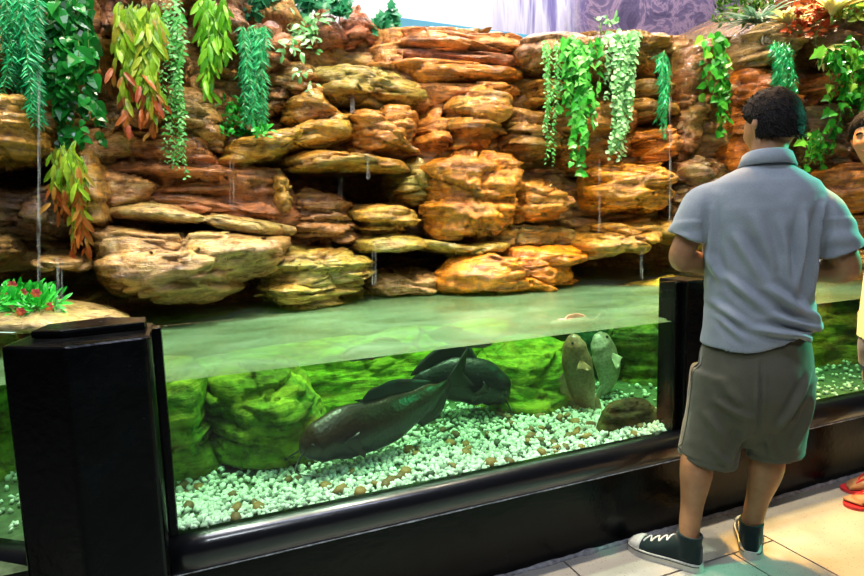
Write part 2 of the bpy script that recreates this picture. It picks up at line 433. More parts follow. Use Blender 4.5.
# ------------------------------------------------------------------ rocks
YW = [(-3, 3.05), (-.8, 3.05), (-.2, 3.2), (.5, 3.42), (1.2, 3.45), (2, 3.35), (2.8, 3.18), (3.5, 2.9), (4.2, 2.62), (7, 2.45)]
def yw(x, z=1.2):
    for (a, ya), (b, yb_) in zip(YW, YW[1:]):
        if x <= b or b == 7:
            t = max(0, min(1, (x-a)/(b-a))); return ya+(yb_-ya)*t + .10*(z-1.2)
    return 3
def plane_pt(px, py, dy=0):
    Y = 3.2
    for _ in range(6):
        p = at_y(px, py, Y); Y = yw(p.x, p.z)+dy
    return at_y(px, py, Y)
ALLV, ALLF = [], []
def remember(vs, fs):
    b = len(ALLV); ALLV.extend([Vector(v) for v in vs]); ALLF.extend([tuple(i+b for i in f) for f in fs])

def strata(x, y, z, seed):
    q = z*15 + 1.1*noise.noise((x*1.1, y*1.1, z*1.5+seed)) + x*.5
    a = noise.noise((x*.8+seed, y*.8, q))
    b = noise.noise((x*2.2, y*2.2+seed, q*2.3))
    return a*.7 + b*.45
def blocks(x, y, z, seed, fx, fz):
    """broken rock: every fracture cell stands out by its own amount, with grooves between the cells"""
    wx = .35*noise.noise((x*2.3, seed, z*2.3)); wz = .5*noise.noise((x*1.6+seed, 3, z*3))
    p = Vector((x*fx+wx, y*1.5+seed, z*fz+wz+x*.5))
    d, pts = noise.voronoi(p)
    c = noise.cell(pts[0]*7.31)
    g = 1-sstep(0, .16, d[1]-d[0])
    return c*2-1, g
CAVES = []
def cave(px0, py0, px1, py1, deep):
    a, b = plane_pt(px0, py1), plane_pt(px1, py0)
    CAVES.append(((a.x+b.x)/2, (a.z+b.z)/2, abs(b.x-a.x)/2, abs(b.z-a.z)/2, deep))
for cv in ((-60, 164, 84, 192, .4), (286, 172, 392, 202, .5), (368, 246, 500, 282, .5), (568, 236, 708, 300, 1.0), (108, 58, 182, 96, .4), (-40, 272, 92, 306, .35), (95, 285, 262, 325, .4), (400, 50, 530, 54, .02)):
    cave(*cv)
def cave_depth(x, z):
    d = 0
    for cx, cz, hx, hz, dp in CAVES:
        u, v = abs(x-cx)/hx, abs(z-cz)/hz
        if u < 1.3 and v < 1.5: d = max(d, dp*(1-sstep(.8, 1.25, u))*(1-sstep(.8, 1.35, v)))
    return d
# backing wall
top_px = [(-40, -60), (245, -60), (300, 28), (345, 46), (405, 33), (500, 36), (530, 44), (600, 33), (665, 44), (705, 44), (760, 28), (800, -10), (900, -60)]
def top_z(x):
    best = None
    for (a, ya), (b, yb_) in zip(top_px, top_px[1:]):
        pa, pb = plane_pt(a, ya, .15), plane_pt(b, yb_, .15)
        if pa.x <= x <= pb.x: return pa.z + (pb.z-pa.z)*(x-pa.x)/(pb.x-pa.x)
    return 3.0
vs, fs = [], []
nx, nz = 620, 190
x0, x1 = -2.9, 6.6
for i in range(nx+1):
    x = x0+(x1-x0)*i/nx; tz = top_z(x)
    for j in range(nz+1):
        z = .15+(tz-.15)*j/nz
        c1, g1 = blocks(x, 0, z, 3.3, 2.4, 6.5); c2, g2 = blocks(x, 0, z, 8.3, 6, 17)
        y = yw(x, z)+.02 + .09*noise.fractal((x*1.7, 0, z*2.2), 1, 2, 3) - .035*c1 + .035*g1 - .016*c2 + .016*g2 - .03*strata(x, 0, z, 3.3) + cave_depth(x, z)
        vs.append((x+.02*noise.noise((x*9, z*9, 0)), y, z))
for i in range(nx):
    for j in range(nz):
        a = i*(nz+1)+j; fs.append((a, a+nz+1, a+nz+2, a+1))
nv = len(vs)
# thickness: a back sheet and a top
for i in range(nx+1):
    x, y, z = vs[i*(nz+1)+nz]; vs.append((x, 4.35, z-.02)); vs.append((x, 4.35, .15))
for i in range(nx):
    a = i*(nz+1)+nz; b = nv+i*2
    fs.append((a, a+nz+1, b+2, b)); fs.append((b, b+2, b+3, b+1))
back = mesh_obj('rock_face', vs, fs, MROCK); back.color = (.50, .25, .075, .4)
tag(back, 'dark brown recessed rock face between and behind the boulders', 'rock face', kind='structure')
remember(vs, fs)

def smooth_poly(pts, n):
    """closed Catmull-Rom through the outline, resampled around its centre: returns centre and r(theta)"""
    P = [Vector(p) for p in pts]; m = len(P); S = []
    for i in range(m):
        p0, p1, p2, p3 = P[i-1], P[i], P[(i+1) % m], P[(i+2) % m]
        for k in range(10):
            t = k/10
            cr = .5*((2*p1)+(p2-p0)*t+(2*p0-5*p1+4*p2-p3)*t*t+(3*p1-p0-3*p2+p3)*t**3)
            S.append(cr*.65+(p1.lerp(p2, t))*.35)
    lo = Vector((min(s.x for s in S), min(s.y for s in S))); hi = Vector((max(s.x for s in S), max(s.y for s in S)))
    c = (lo+hi)/2
    A = 0; cx = cy = 0
    for a, b in zip(S, S[1:]+S[:1]):
        w = a.x*b.y-b.x*a.y; A += w; cx += (a.x+b.x)*w; cy += (a.y+b.y)*w
    if abs(A) > 1e-9: c = Vector((cx/(3*A), cy/(3*A)))
    rs = [0]*n
    for k in range(n):
        th = 2*PI*k/n; d = Vector((math.cos(th), math.sin(th))); best = .01
        for a, b in zip(S, S[1:]+S[:1]):
            e = b-a; den = d.x*e.y-d.y*e.x
            if abs(den) < 1e-12: continue
            w = a-c; t = (w.x*e.y-w.y*e.x)/den; u = (w.x*d.y-w.y*d.x)/den
            if t > 0 and -1e-6 <= u <= 1+1e-6: best = max(best, t)
        rs[k] = best
    return c, rs
def boulder(poly, col, moss, D, label, dy=0.0, st=.030, name='boulder', mat=None, Yfix=None, back=.28, group=None, lump=.03, cat='rock', nth=120, nr=30, boxy=2.7, grow=1.17, blk=1.0, lay=(1, 1)):
    def pt(px, py): return at_y(px, py, Yfix) if Yfix else plane_pt(px, py, dy)
    W = [pt(*p) for p in poly]
    pts2 = [(w.x, w.z) for w in W]
    c, rs = smooth_poly(pts2, nth)
    seed = random.random()*50
    size = sum(rs)/nth
    y0 = Yfix if Yfix else yw(c.x, c.y)+dy
    loc = Vector((c.x, y0, c.y))
    n = 84 if size > .2 else (64 if size > .12 else 48)
    vs, fs = [], []
    amp = min(1.0, size/.15)
    for side in (1, -1):
        m = n if side > 0 else 16
        base = len(vs)
        for i in range(m+1):
            for j in range(m+1):
                u, v = 2*i/m-1, 2*j/m-1
                gx, gz = u*math.sqrt(1-v*v/2), v*math.sqrt(1-u*u/2)
                s0 = min(1., math.hypot(gx, gz)); s = math.sin(s0*PI/2)**.95 if side > 0 else s0
                th = math.atan2(gz, gx) % (2*PI)
                k = th/(2*PI)*nth; k0 = int(k) % nth; f = k-int(k)
                r = (rs[k0]*(1-f)+rs[(k0+1) % nth]*f)*s*grow
                x, z = r*math.cos(th), r*math.sin(th)
                if side > 0: y = -D*(max(0, 1-s**boxy))**.55
                else: y = back*(max(0, 1-s**2))**.5
                wx, wy, wz = loc.x+x, loc.y+y, loc.z+z
                d = 0
                edge = sstep(1.0, .97, s0) if side < 0 else 1
                if side > 0 or edge < 1:
                    f1 = strata(wx, wy, wz, seed)
                    f2 = noise.fractal((wx*5+seed, wy*5, wz*7), 1, 2.1, 5)
                    c1, g1 = blocks(wx, wy, wz, seed, 2.6*lay[0], 7.5*lay[1]); c2, g2 = blocks(wx, wy, wz, seed+9, 6*lay[0], 21*lay[1])
                    d = st*f1 + lump*.6*f2 + blk*(.024*c1 - .016*g1 + .012*c2 - .010*g2)
                    d += lump*noise.noise((wx*3+seed, 5, wz*3))
                d *= amp
                fy = 1-.55*s**3
                vs.append((x+math.cos(th)*s*d*.75, y-d*fy*(1 if side > 0 else .5), z+math.sin(th)*s*d*.75))
        for i in range(m):
            for j in range(m):
                q = base+i*(m+1)+j; fs.append((q, q+m+1, q+m+2, q+1) if side > 0 else (q, q+1, q+m+2, q+m+1))
    o = mesh_obj(name, vs, fs, mat or MROCK)
    bmx = bmesh.new(); bmx.from_mesh(o.data)
    bmesh.ops.remove_doubles(bmx, verts=bmx.verts, dist=.0004); bmesh.ops.recalc_face_normals(bmx, faces=bmx.faces); bmx.to_mesh(o.data); bmx.free()
    o.data.polygons.foreach_set('use_smooth', [True]*len(o.data.polygons))
    o.location = loc
    j = .88+.24*random.random()
    lum = .3*col[0]+.55*col[1]+.15*col[2]
    if mat is None: col = [max(.004, lum+1.12*(q-lum)) for q in col]
    o.color = (col[0]*j, col[1]*j, col[2]*j, moss)
    tag(o, label, cat, group)
    remember([loc+Vector(v) for v in vs], fs)
    return o
OR = (.62, .25, .055); GO = (.55, .31, .075); YG = (.44, .34, .085); BR = (.27, .125, .045); RB = (.42, .15, .06); TN = (.50, .32, .14); DK = (.16, .085, .04)
G1 = 'stacked boulders of the artificial rock wall'
ROCKS = [
 ([(-40,92),(15,95),(38,108),(52,140),(50,152),(30,164),(-40,168)], GO, .25, .34, 'rounded golden boulder under the fern at the left edge', 0),
 ([(-40,38),(10,45),(22,65),(16,90),(-40,94)], OR, .1, .25, 'orange rock behind the feathery fern at the upper left edge', .03),
 ([(-40,186),(40,186),(70,192),(86,215),(80,236),(30,242),(-40,234)], DK, .3, .16, 'dark brown rock shelf left of the red-tipped plant', .02),
 ([(-40,232),(10,234),(20,245),(16,257),(-40,268)], TN, .3, .26, 'small tan stone low at the left edge', -.02),
 ([(28,263),(38,254),(66,250),(92,257),(90,270),(48,275)], TN, .3, .26, 'flat tan ledge stone below the red-tipped plant', -.08),
 ([(84,163),(104,165),(111,195),(112,226),(100,233),(85,222)], GO, .25, .24, 'narrow golden upright rock right of the red-tipped plant', -.02),
 ([(112,140),(125,128),(165,122),(215,150),(228,165),(270,170),(283,198),(280,222),(240,219),(180,209),(118,200)], (.40,.16,.055), .15, .16, 'broad reddish brown rock with fine wood-like layers', .06),
 ([(165,92),(205,98),(222,118),(222,150),(192,142),(160,120)], TN, .4, .2, 'pale tan rock below the lime green fronds', .05),
 ([(218,152),(235,140),(270,130),(312,118),(340,122),(347,140),(320,151),(280,160),(240,169),(222,164)], (.58,.36,.08), .55, .34, 'golden ledge under the small bright green bush', -.02),
 ([(112,206),(150,204),(215,210),(255,220),(278,224),(281,233),(262,237),(200,229),(118,219)], TN, .6, .36, 'long thin wet ledge above the largest boulder', -.05),
 ([(93,228),(120,222),(180,227),(240,235),(277,237),(277,252),(255,268),(225,284),(180,297),(120,300),(95,286)], (.50,.30,.12), .35, .46, 'largest tan boulder low on the left overhanging the water', -.03),
 ([(255,262),(285,248),(330,247),(362,257),(369,272),(358,290),(330,299),(290,295),(268,284)], YG, .85, .34, 'mossy yellow-green layered boulder right of the largest boulder', -.12),
 ([(262,289),(278,279),(320,279),(347,288),(342,302),(300,307),(268,304)], YG, .75, .3, 'low mossy stone at the waterline under the layered boulder', -.2),
 ([(285,201),(300,192),(335,194),(354,205),(355,235),(340,243),(300,236),(287,226)], (.38,.19,.07), .2, .26, 'squarish brown layered boulder below the left cave', 0),
 ([(268,170),(278,167),(287,178),(288,210),(279,217),(270,200)], GO, .3, .26, 'small upright golden rock left of the left cave', 0),
 ([(282,162),(305,150),(345,150),(396,163),(397,173),(345,170),(300,172)], GO, .5, .32, 'thin golden ledge roofing the left cave', -.05),
 ([(344,113),(360,108),(400,111),(416,124),(414,148),(395,160),(365,160),(348,146)], (.72,.34,.09), .12, .34, 'bright orange boulder above the left cave', -.03),
 ([(316,74),(345,65),(390,74),(425,90),(430,104),(400,110),(350,106),(322,99)], YG, .7, .28, 'mossy yellow ledge with water spilling over, under the rust peaks', 0),
 ([(286,98),(318,91),(326,108),(342,118),(318,126),(288,122)], GO, .4, .24, 'small golden rock left of the bright orange boulder', 0),
 ([(398,35),(450,33),(500,35),(518,42),(515,53),(470,57),(400,53)], (.62,.28,.11), .0, .24, 'topmost slab of the flat strata at top centre', .06),
 ([(400,52),(440,55),(513,56),(516,66),(470,69),(402,65)], (.42,.18,.09), .0, .2, 'second slab down of the flat strata at top centre', .05),
 ([(396,66),(440,66),(513,70),(514,82),(470,85),(420,87),(398,79)], OR, .1, .24, 'third slab down of the flat strata at top centre', .03),
 ([(366,42),(398,36),(402,80),(420,88),(433,108),(424,118),(402,98),(375,84)], (.62,.32,.12), .15, .2, 'pale orange rock left of the flat strata', .03),
 ([(410,87),(440,86),(514,84),(516,100),(450,100),(432,108)], (.62,.27,.08), .15, .18, 'fourth slab down of the flat strata, above the two central boulders', .03),
 ([(444,108),(456,98),(494,97),(505,110),(502,140),(480,149),(450,151),(442,130)], (.64,.31,.07), .35, .3, 'orange-gold block below the flat strata', 0),
 ([(500,114),(512,110),(545,112),(557,130),(550,150),(520,159),(502,149)], (.46,.25,.07), .35, .26, 'brown layered block right of the orange-gold block', 0),
 ([(420,112),(440,101),(444,150),(441,166),(428,166),(417,150)], (.66,.28,.07), .2, .2, 'narrow orange rib between the bright orange boulder and the gold block', .02),
 ([(424,167),(445,158),(490,159),(511,171),(513,200),(502,225),(480,239),(440,238),(426,215)], (.74,.31,.06), .2, .38, 'big bright orange boulder at the centre of the wall', -.06),
 ([(352,213),(380,205),(405,207),(413,222),(408,238),(375,243),(356,236)], (.58,.36,.09), .45, .28, 'golden layered stone right of the brown layered boulder', -.05),
 ([(355,240),(385,236),(410,237),(416,246),(385,253),(360,252)], YG, .6, .3, 'thin mossy stone under the golden layered stone', -.08),
 ([(390,168),(413,160),(427,172),(427,205),(406,209),(391,192)], YG, .9, .22, 'green mossy rock left of the central orange boulder', 0),
 ([(501,190),(515,181),(545,179),(561,190),(561,214),(540,222),(510,222)], (.66,.30,.07), .25, .3, 'rounded orange boulder right of the central orange boulder', -.03),
 ([(482,224),(520,223),(560,225),(575,238),(540,251),(500,253),(472,247)], (.42,.28,.08), .6, .24, 'flat olive rock under the rounded orange boulder', 0),
 ([(440,274),(455,259),(490,250),(540,247),(572,254),(575,281),(540,288),(480,291),(442,290)], (.72,.28,.03), .12, .38, 'long vivid orange boulder at the waterline', -.12),
 ([(368,280),(390,270),(435,271),(443,285),(436,296),(390,297),(372,293)], TN, .3, .26, 'flat tan stone at the waterline in the right cave mouth', -.08),
 ([(412,238),(440,241),(480,239),(502,241),(496,250),(465,256),(420,250)], YG, .5, .34, 'thin olive ledge under the central orange boulder', -.05),
 ([(516,52),(530,42),(575,37),(602,44),(604,72),(585,80),(545,76),(526,68)], (.36,.20,.10), .2, .3, 'brown boulder at the top behind the thin hanging chain vine', -.02),
 ([(522,82),(545,81),(580,84),(577,104),(548,108),(530,101)], GO, .3, .3, 'golden boulder just below the top brown boulder', 0),
 ([(584,176),(610,165),(650,164),(670,175),(670,195),(655,211),(620,215),(590,209)], (.66,.30,.05), .2, .38, 'broad golden orange boulder above the arched cave', -.06),
 ([(572,258),(578,234),(600,223),(642,218),(655,226),(640,243),(610,254),(585,260)], (.58,.30,.06), .45, .36, 'left half of the golden arch over the cave by the post', -.08),
 ([(638,240),(645,222),(680,214),(706,225),(708,248),(684,246),(660,237)], (.52,.29,.06), .4, .36, 'right half of the golden arch over the cave by the post', -.08),
 ([(626,84),(668,86),(669,100),(640,102),(628,99)], (.40,.22,.06), .3, .22, 'topmost brown layer right of the chain of round leaves', .02),
 ([(626,103),(668,104),(669,120),(645,122),(627,120)], (.44,.22,.05), .25, .24, 'middle brown layer behind the narrow fern', .02),
 ([(628,136),(645,124),(668,124),(671,150),(655,165),(630,161)], (.56,.20,.035), .1, .28, 'orange-brown block above the golden orange boulder', .0),
 ([(602,44),(625,37),(662,38),(667,55),(655,74),(612,74)], (.44,.25,.08), .2, .26, 'brown boulder at the top behind the pale round leaves', 0),
 ([(545,112),(600,100),(624,105),(622,165),(600,173),(562,162)], (.42,.19,.045), .2, .22, 'brown rock behind the bright ivy curtain', .03),
 ([(664,166),(690,155),(704,165),(694,214),(668,216)], DK, .3, .3, 'dark wet cascade rock beside the man\'s left shoulder', -.02),
 ([(668,62),(690,55),(702,100),(692,156),(669,150)], BR, .3, .2, 'brown rock column left of the glossy heart-leaf vine', .02),
 ([(730,42),(760,32),(795,37),(799,55),(780,68),(740,70)], TN, .2, .28, 'tan boulder above the man\'s head', -.02),
 ([(733,76),(765,70),(792,75),(790,110),(748,150),(726,160)], (.50,.16,.03), .05, .3, 'wet red-orange boulder behind the man\'s head', 0),
 ([(796,82),(830,70),(852,85),(842,105),(802,108)], (.50,.16,.05), .1, .28, 'red-brown boulder right of the man\'s head', -.02),
 ([(786,112),(830,108),(900,112),(900,160),(830,166),(796,160)], DK, .3, .2, 'dark rock behind the ivy right of the man\'s head', .05),
 ([(806,174),(840,166),(900,168),(900,206),(845,212),(812,200)], (.55,.21,.05), .05, .34, 'orange boulder over the man\'s right shoulder', -.06),
 ([(798,30),(905,20),(905,60),(830,68),(798,56)], (.22,.10,.04), .2, .3, 'dark shelf rock under the cream-leaved plants', -.03),
 ([(772,-6),(905,-40),(905,20),(800,32),(775,24)], (.45,.10,.03), .05, .24, 'red rock at the upper right corner', .02),
 ([(830,216),(905,206),(905,246),(845,250)], (.48,.20,.05), .15, .3, 'brown-orange boulder beside the man\'s right sleeve', -.05),
 ([(780,252),(905,246),(905,284),(800,286),(776,276)], (.62,.30,.07), .15, .38, 'golden boulder between the man\'s arm and his hip', -.10),
 ([(305,42),(314,16),(328,10),(340,26),(346,44),(330,50),(312,49)], (.42,.16,.10), .0, .14, 'smaller rust-coloured peak at the top behind the ivy', .06),
 ([(344,46),(343,20),(352,6),(364,14),(394,44),(388,50),(355,51)], (.42,.16,.09), .0, .14, 'larger rust-coloured pointed peak at the top', .05),
 ([(95,-30),(140,-30),(143,38),(122,48),(98,36)], (.36,.17,.10), .1, .22, 'reddish rock at the top left of the yellow-green fronds', .02),
 ([(183,-30),(245,-30),(248,28),(228,56),(190,26)], (.34,.17,.08), .2, .26, 'brown rock at the top behind the lime green fronds', .0),
 ([(246,42),(262,30),(302,42),(300,58),(276,72),(250,68)], (.42,.18,.09), .1, .24, 'red-brown rock behind the variegated plant', .03),
 ([(256,74),(300,66),(317,80),(316,94),(290,110),(262,116)], (.34,.18,.07), .3, .24, 'brown rock right of the long emerald fern', .02),
 ([(98,96),(160,98),(166,122),(122,130),(98,150)], (.36,.18,.07), .3, .2, 'brown rock behind the lower tips of the yellow-green fronds', .04),
 ([(-40,306),(45,302),(90,306),(128,314),(118,322),(40,330),(-40,334)], (.46,.34,.16), .45, .34, 'low wet gravelly ledge holding the red-flowered plant', -.30),
]
for (poly, col, moss, D, label, dy) in ROCKS:
    stv = .045 if 'layer' in label else (.014 if 'strata' in label else .028)
    boulder(poly, col, moss, D*.9, label, dy, st=stv, group=G1, lay=((.6, 1.5) if 'layer' in label or 'strata' in label else (1, 1)))

# underwater rocks
UG = (.14, .26, .02)
US = [
 ([(150,375),(185,366),(202,376),(214,438),(220,470),(150,482)], UG, 1, .22, 'mossy green underwater rock beside the black pillar', 2.42),
 ([(214,384),(240,366),(285,362),(312,388),(320,430),(302,458),(230,472),(214,440)], UG, 1, .28, 'rounded mossy underwater boulder left of the dark fish', 2.50),
 ([(190,372),(330,346),(430,334),(490,326),(480,392),(420,430),(330,440),(290,430)], (.30,.50,.03), 1, .2, 'bright lime green underwater rock behind the dark fish', 2.85),
 ([(474,400),(482,372),(496,350),(520,340),(548,342),(562,370),(566,405),(520,424),(480,420)], (.16,.34,.02), 1, .3, 'rounded green underwater boulder left of the pale fish', 2.62),
 ([(586,336),(626,330),(628,392),(590,396)], (.02,.07,.03), .1, .16, 'dark upright underwater slab behind the pale fish', 2.75),
 ([(622,330),(690,322),(692,402),(640,410),(624,398)], (.10,.16,.04), .5, .2, 'dull green underwater rock next to the post', 2.62),
 ([(590,466),(602,436),(614,410),(638,402),(660,412),(680,426),(688,450),(640,472)], (.07,.05,.03), .15, .08, 'brown sloping slab on the gravel against the glass', 2.05),
 ([(618,330),(628,292),(650,284),(690,280),(690,334)], (.70,.50,.06), .6, .18, 'yellow mossy rock rising out of the water near the post', 2.90),
 ([(780,330),(900,302),(900,400),(780,420)], (.42,.26,.03), .5, .26, 'olive-orange underwater rock behind the right glass pane', 2.5),
 ([(-60,345),(-10,335),(14,350),(20,440),(24,505),(-60,500)], UG, 1, .2, 'mossy underwater rock behind the left glass pane', 2.72),
]
for (poly, col, moss, D, label, Y) in US:
    boulder(poly, col, moss, D, label, st=.018, mat=MUNDER, Yfix=Y, back=(.1 if Y < 2.1 else .22), lump=.05, group='rocks under the water', boxy=2.4, blk=.45)

BVH = BVHTree.FromPolygons(ALLV, ALLF)
def surf(px, py):
    d = ray(px, py).normalized(); h = BVH.ray_cast(EYE, d)
    return h[0] if h[0] else plane_pt(px, py)

# ------------------------------------------------------------------ gravel
ico = bmesh.new(); bmesh.ops.create_icosphere(ico, subdivisions=1, radius=1)
IV = np.array([v.co[:] for v in ico.verts]); IF = np.array([[v.index for v in f.verts] for f in ico.faces]); ico.free()
def bed_z(x, y): return .395 + .02*noise.noise((x*3, y*3, 0)) + .05*sstep(2.2, 2.9, y)
vs, fs, k = [], [], 0
rng = np.random.default_rng(3)
def pebble_verts(c, r):
    s = r*rng.uniform(.65, 1.25, 3)*np.array([1.1, 1.1, .75])
    q = rng.normal(size=4); q /= np.linalg.norm(q); w, x, y, z = q
    Rm = np.array([[1-2*(y*y+z*z), 2*(x*y-z*w), 2*(x*z+y*w)], [2*(x*y+z*w), 1-2*(x*x+z*z), 2*(y*z-x*w)], [2*(x*z-y*w), 2*(y*z+x*w), 1-2*(x*x+y*y)]])
    n = 1+.18*np.sin(IV@rng.normal(size=3)*2.5+rng.uniform(0, 6))
    return (IV*n[:, None]*s)@Rm.T + np.array(c)
bedv, bedf = [], []
for i in range(101):
    for j in range(21):
        x = -3+9*i/100; y = wy+.003+1.3*j/20; bedv.append((x, y, bed_z(x, y)-.008))
for i in range(100):
    for j in range(20):
        a = i*21+j; bedf.append((a, a+21, a+22, a+1))
def in_tank(x, y):
    if x > -.09: return y > wy+.02
    d = (Vector((x, y))-lp0).dot(lnrm)
    return d < -.07 and y > 2.14
pts = []
def try_add(x, y):
    if in_tank(x, y): pts.append((x, y))
for _ in range(5200): try_add(rng.uniform(-.09, 2.0), wy+.015+abs(rng.normal(0, .36)))
for _ in range(500): try_add(rng.uniform(-1.2, -.1), rng.uniform(2.1, 2.7))
for _ in range(500): try_add(rng.uniform(2.0, 4.2), rng.uniform(wy+.02, 2.5))
for (x, y) in pts:
    v = pebble_verts((x, y, bed_z(x, y)+rng.uniform(-.004, .008)), rng.uniform(.007, .0135))
    vs.append(v); fs.append(IF+k); k += len(IV)
vs = np.vstack(vs); fs = np.vstack(fs)
m, nt, out = new_mat('white_gravel')
p = N(nt, 'ShaderNodeBsdfPrincipled', Roughness=.6)
g = nt.nodes.new('ShaderNodeNewGeometry'); r = ramp(nt, [(0, (.30, .34, .26)), (.15, (.62, .66, .58)), (.6, (.85, .88, .80)), (1, (.95, .97, .92))]); nt.links.new(g.outputs['Random Per Island'], r.inputs[0])
nt.links.new(r.outputs[0], p.inputs['Base Color']); nt.links.new(p.outputs[0], out.inputs[0])
MGRAV = m
gravel = mesh_obj('gravel', vs.tolist(), fs.tolist(), MGRAV)
tag(gravel, 'bed of small white gravel on the tank floor', 'gravel', kind='stuff')
tag(mesh_obj('floor_gravel_base', bedv, bedf, simple('dark_sand', (.09, .13, .06), .9, var=.4)), 'dark sandy layer showing between the white gravel', 'sand', kind='structure')
MPEB = [simple('brown_pebble', (.20, .11, .04), .6, var=.3, nscale=60), simple('dark_pebble', (.06, .07, .04), .6, var=.3, nscale=60), simple('rust_pebble', (.33, .17, .05), .6, var=.3, nscale=60)]
peb = []
for mm in MPEB:
    v = pebble_verts((0, 0, 0), 1.0); me = bpy.data.meshes.new('brown_pebble'); me.from_pydata(v.tolist(), [], IF.tolist()); me.materials.append(mm)
    me.polygons.foreach_set('use_smooth', [True]*len(me.polygons)); peb.append(me)
cnt = 0
while cnt < 90:
    x = rng.uniform(-.08, 1.78); y = wy+.03+abs(rng.normal(0, .25))
    if y > 2.45 or not in_tank(x, y): continue
    me = peb[int(rng.integers(0, 3))]
    o = bpy.data.objects.new('brown_pebble', me); s = rng.uniform(.012, .022)
    o.scale = (s*1.2, s, s*.8); o.rotation_euler = (0, 0, rng.uniform(0, 6)); o.location = (x, y, bed_z(x, y)+.008)
    C.objects.link(o); tag(o, 'small brown pebble lying among the white gravel', 'pebble', 'brown pebbles scattered on the gravel'); cnt += 1

# ------------------------------------------------------------------ plants
VIEW = -RF
def leaf_outline(kind):
    """(t along the leaf, half width) pairs from base to tip, widths relative to the length"""
    return {
     'needle': [(0, .0), (.35, .10), (1, 0)],
     'oval': [(0, .0), (.18, .17), (.5, .26), (.8, .15), (1, 0)],
     'round': [(0, .0), (.12, .30), (.45, .46), (.8, .28), (1, 0)],
     'heart': [(-.12, .22), (.08, .42), (.35, .43), (.7, .2), (1, 0)],
     'ivy': [(-.10, .18), (.05, .48), (.22, .34), (.36, .52), (.52, .26), (.75, .14), (1, 0)],
     'strap': [(0, .05), (.2, .12), (.55, .145), (.85, .09), (1, 0)],
     'blade': [(0, .03), (.3, .045), (.7, .03), (1, 0)],
    }[kind]
class Leaves:
    def __init__(s): s.v = []; s.f = []
    def add(s, base, dirv, nrm, L, kind, fold=.25, curl=.25):
        d = dirv.normalized(); n = (nrm-d*nrm.dot(d))
        if n.length < 1e-4: n = d.orthogonal()
        n.normalize(); w = d.cross(n)
        o = leaf_outline(kind); b = len(s.v); k = len(o)
        for (t, hw) in o:
            c = base+d*(t*L)-n*(curl*L*t*t)
            s.v.append(c)
            lift = n*(fold*hw*L)
            s.v.append(c+w*hw*L+lift); s.v.append(c-w*hw*L+lift)
        for i in range(k-1):
            a = b+i*3; e = a+3
            s.f.append((a, a+1, e+1, e)); s.f.append((a, e, e+2, a+2))
    def build(s, name, mat, parent):
        # drop degenerate corners
        F = []
        for f in s.f:
            g = [f[0]]
            for i in f[1:]:
                if (s.v[i]-s.v[g[-1]]).length > 1e-6: g.append(i)
            if len(g) > 2 and (s.v[g[0]]-s.v[g[-1]]).length < 1e-6: g.pop()
            if len(g) > 2: F.append(tuple(g))
        loc = parent.location
        return mesh_obj(name, [v-loc for v in s.v], F, mat, parent, smooth=False)
class Stems:
    def __init__(s): s.v = []; s.f = []; s.n = []
    def add(s, pts, r0, r1=None, k=5):
        r1 = r0 if r1 is None else r1; n = len(pts); b = len(s.v); nf0 = len(s.f)
        for i, p in enumerate(pts):
            t = (pts[min(i+1, n-1)]-pts[max(i-1, 0)]).normalized(); u = t.orthogonal().normalized(); w = t.cross(u); r = r0+(r1-r0)*i/(n-1)
            for j in range(k): a = 2*PI*j/k; s.v.append(p+u*math.cos(a)*r+w*math.sin(a)*r)
        for i in range(n-1):
            for j in range(k): s.f.append((b+i*k+j, b+i*k+(j+1) % k, b+(i+1)*k+(j+1) % k, b+(i+1)*k+j))
        s.f.append(tuple(b+j for j in range(k))[::-1]); s.f.append(tuple(b+(n-1)*k+j for j in range(k)))
        s.n.append((b, len(s.v), nf0, len(s.f)))
    def build(s, name, mat, parent):
        if len(s.n) <= 90:      # few enough to be stems of their own
            for (v0, v1, f0, f1) in s.n: o = mesh_obj(name, [v-parent.location for v in s.v[v0:v1]], [tuple(i-v0 for i in f) for f in s.f[f0:f1]], mat, parent)
            return o
        return tag(mesh_obj(name, [v-parent.location for v in s.v], s.f, mat, parent), kind='stuff')
def rv(a=1): return Vector((rnd(-a, a), rnd(-a, a), rnd(-a, a)))
def strand(px0, py0, px1, py1, gap=.04, sway=.012, n=14):
    """a hanging line in front of the rock, from the upper point to the lower one"""
    Y = min(surf(px0+(px1-px0)*t/5, max(py0, -20)+(py1-max(py0, -20))*t/5).y for t in range(6)) - gap
    a, b = at_y(px0, py0, Y), at_y(px1, py1, Y)
    s1, s2 = rnd(0, 50), rnd(0, 50)
    out = []
    for i in range(n+1):
        t = i/n; p = a.lerp(b, t)
        out.append(p+Vector((sway*noise.noise((s1, t*3, 0)), sway*1.4*noise.noise((s2, t*3, 5))-.02*math.sin(t*PI), 0)))
    return out
def along(pts, t):
    f = t*(len(pts)-1); i = min(int(f), len(pts)-2); return pts[i].lerp(pts[i+1], f-i)
def plant(name, label, at, group=None):
    o = empty(name, at); return tag(o, label, 'plant', group)
G2 = 'plants trailing down the rock wall'
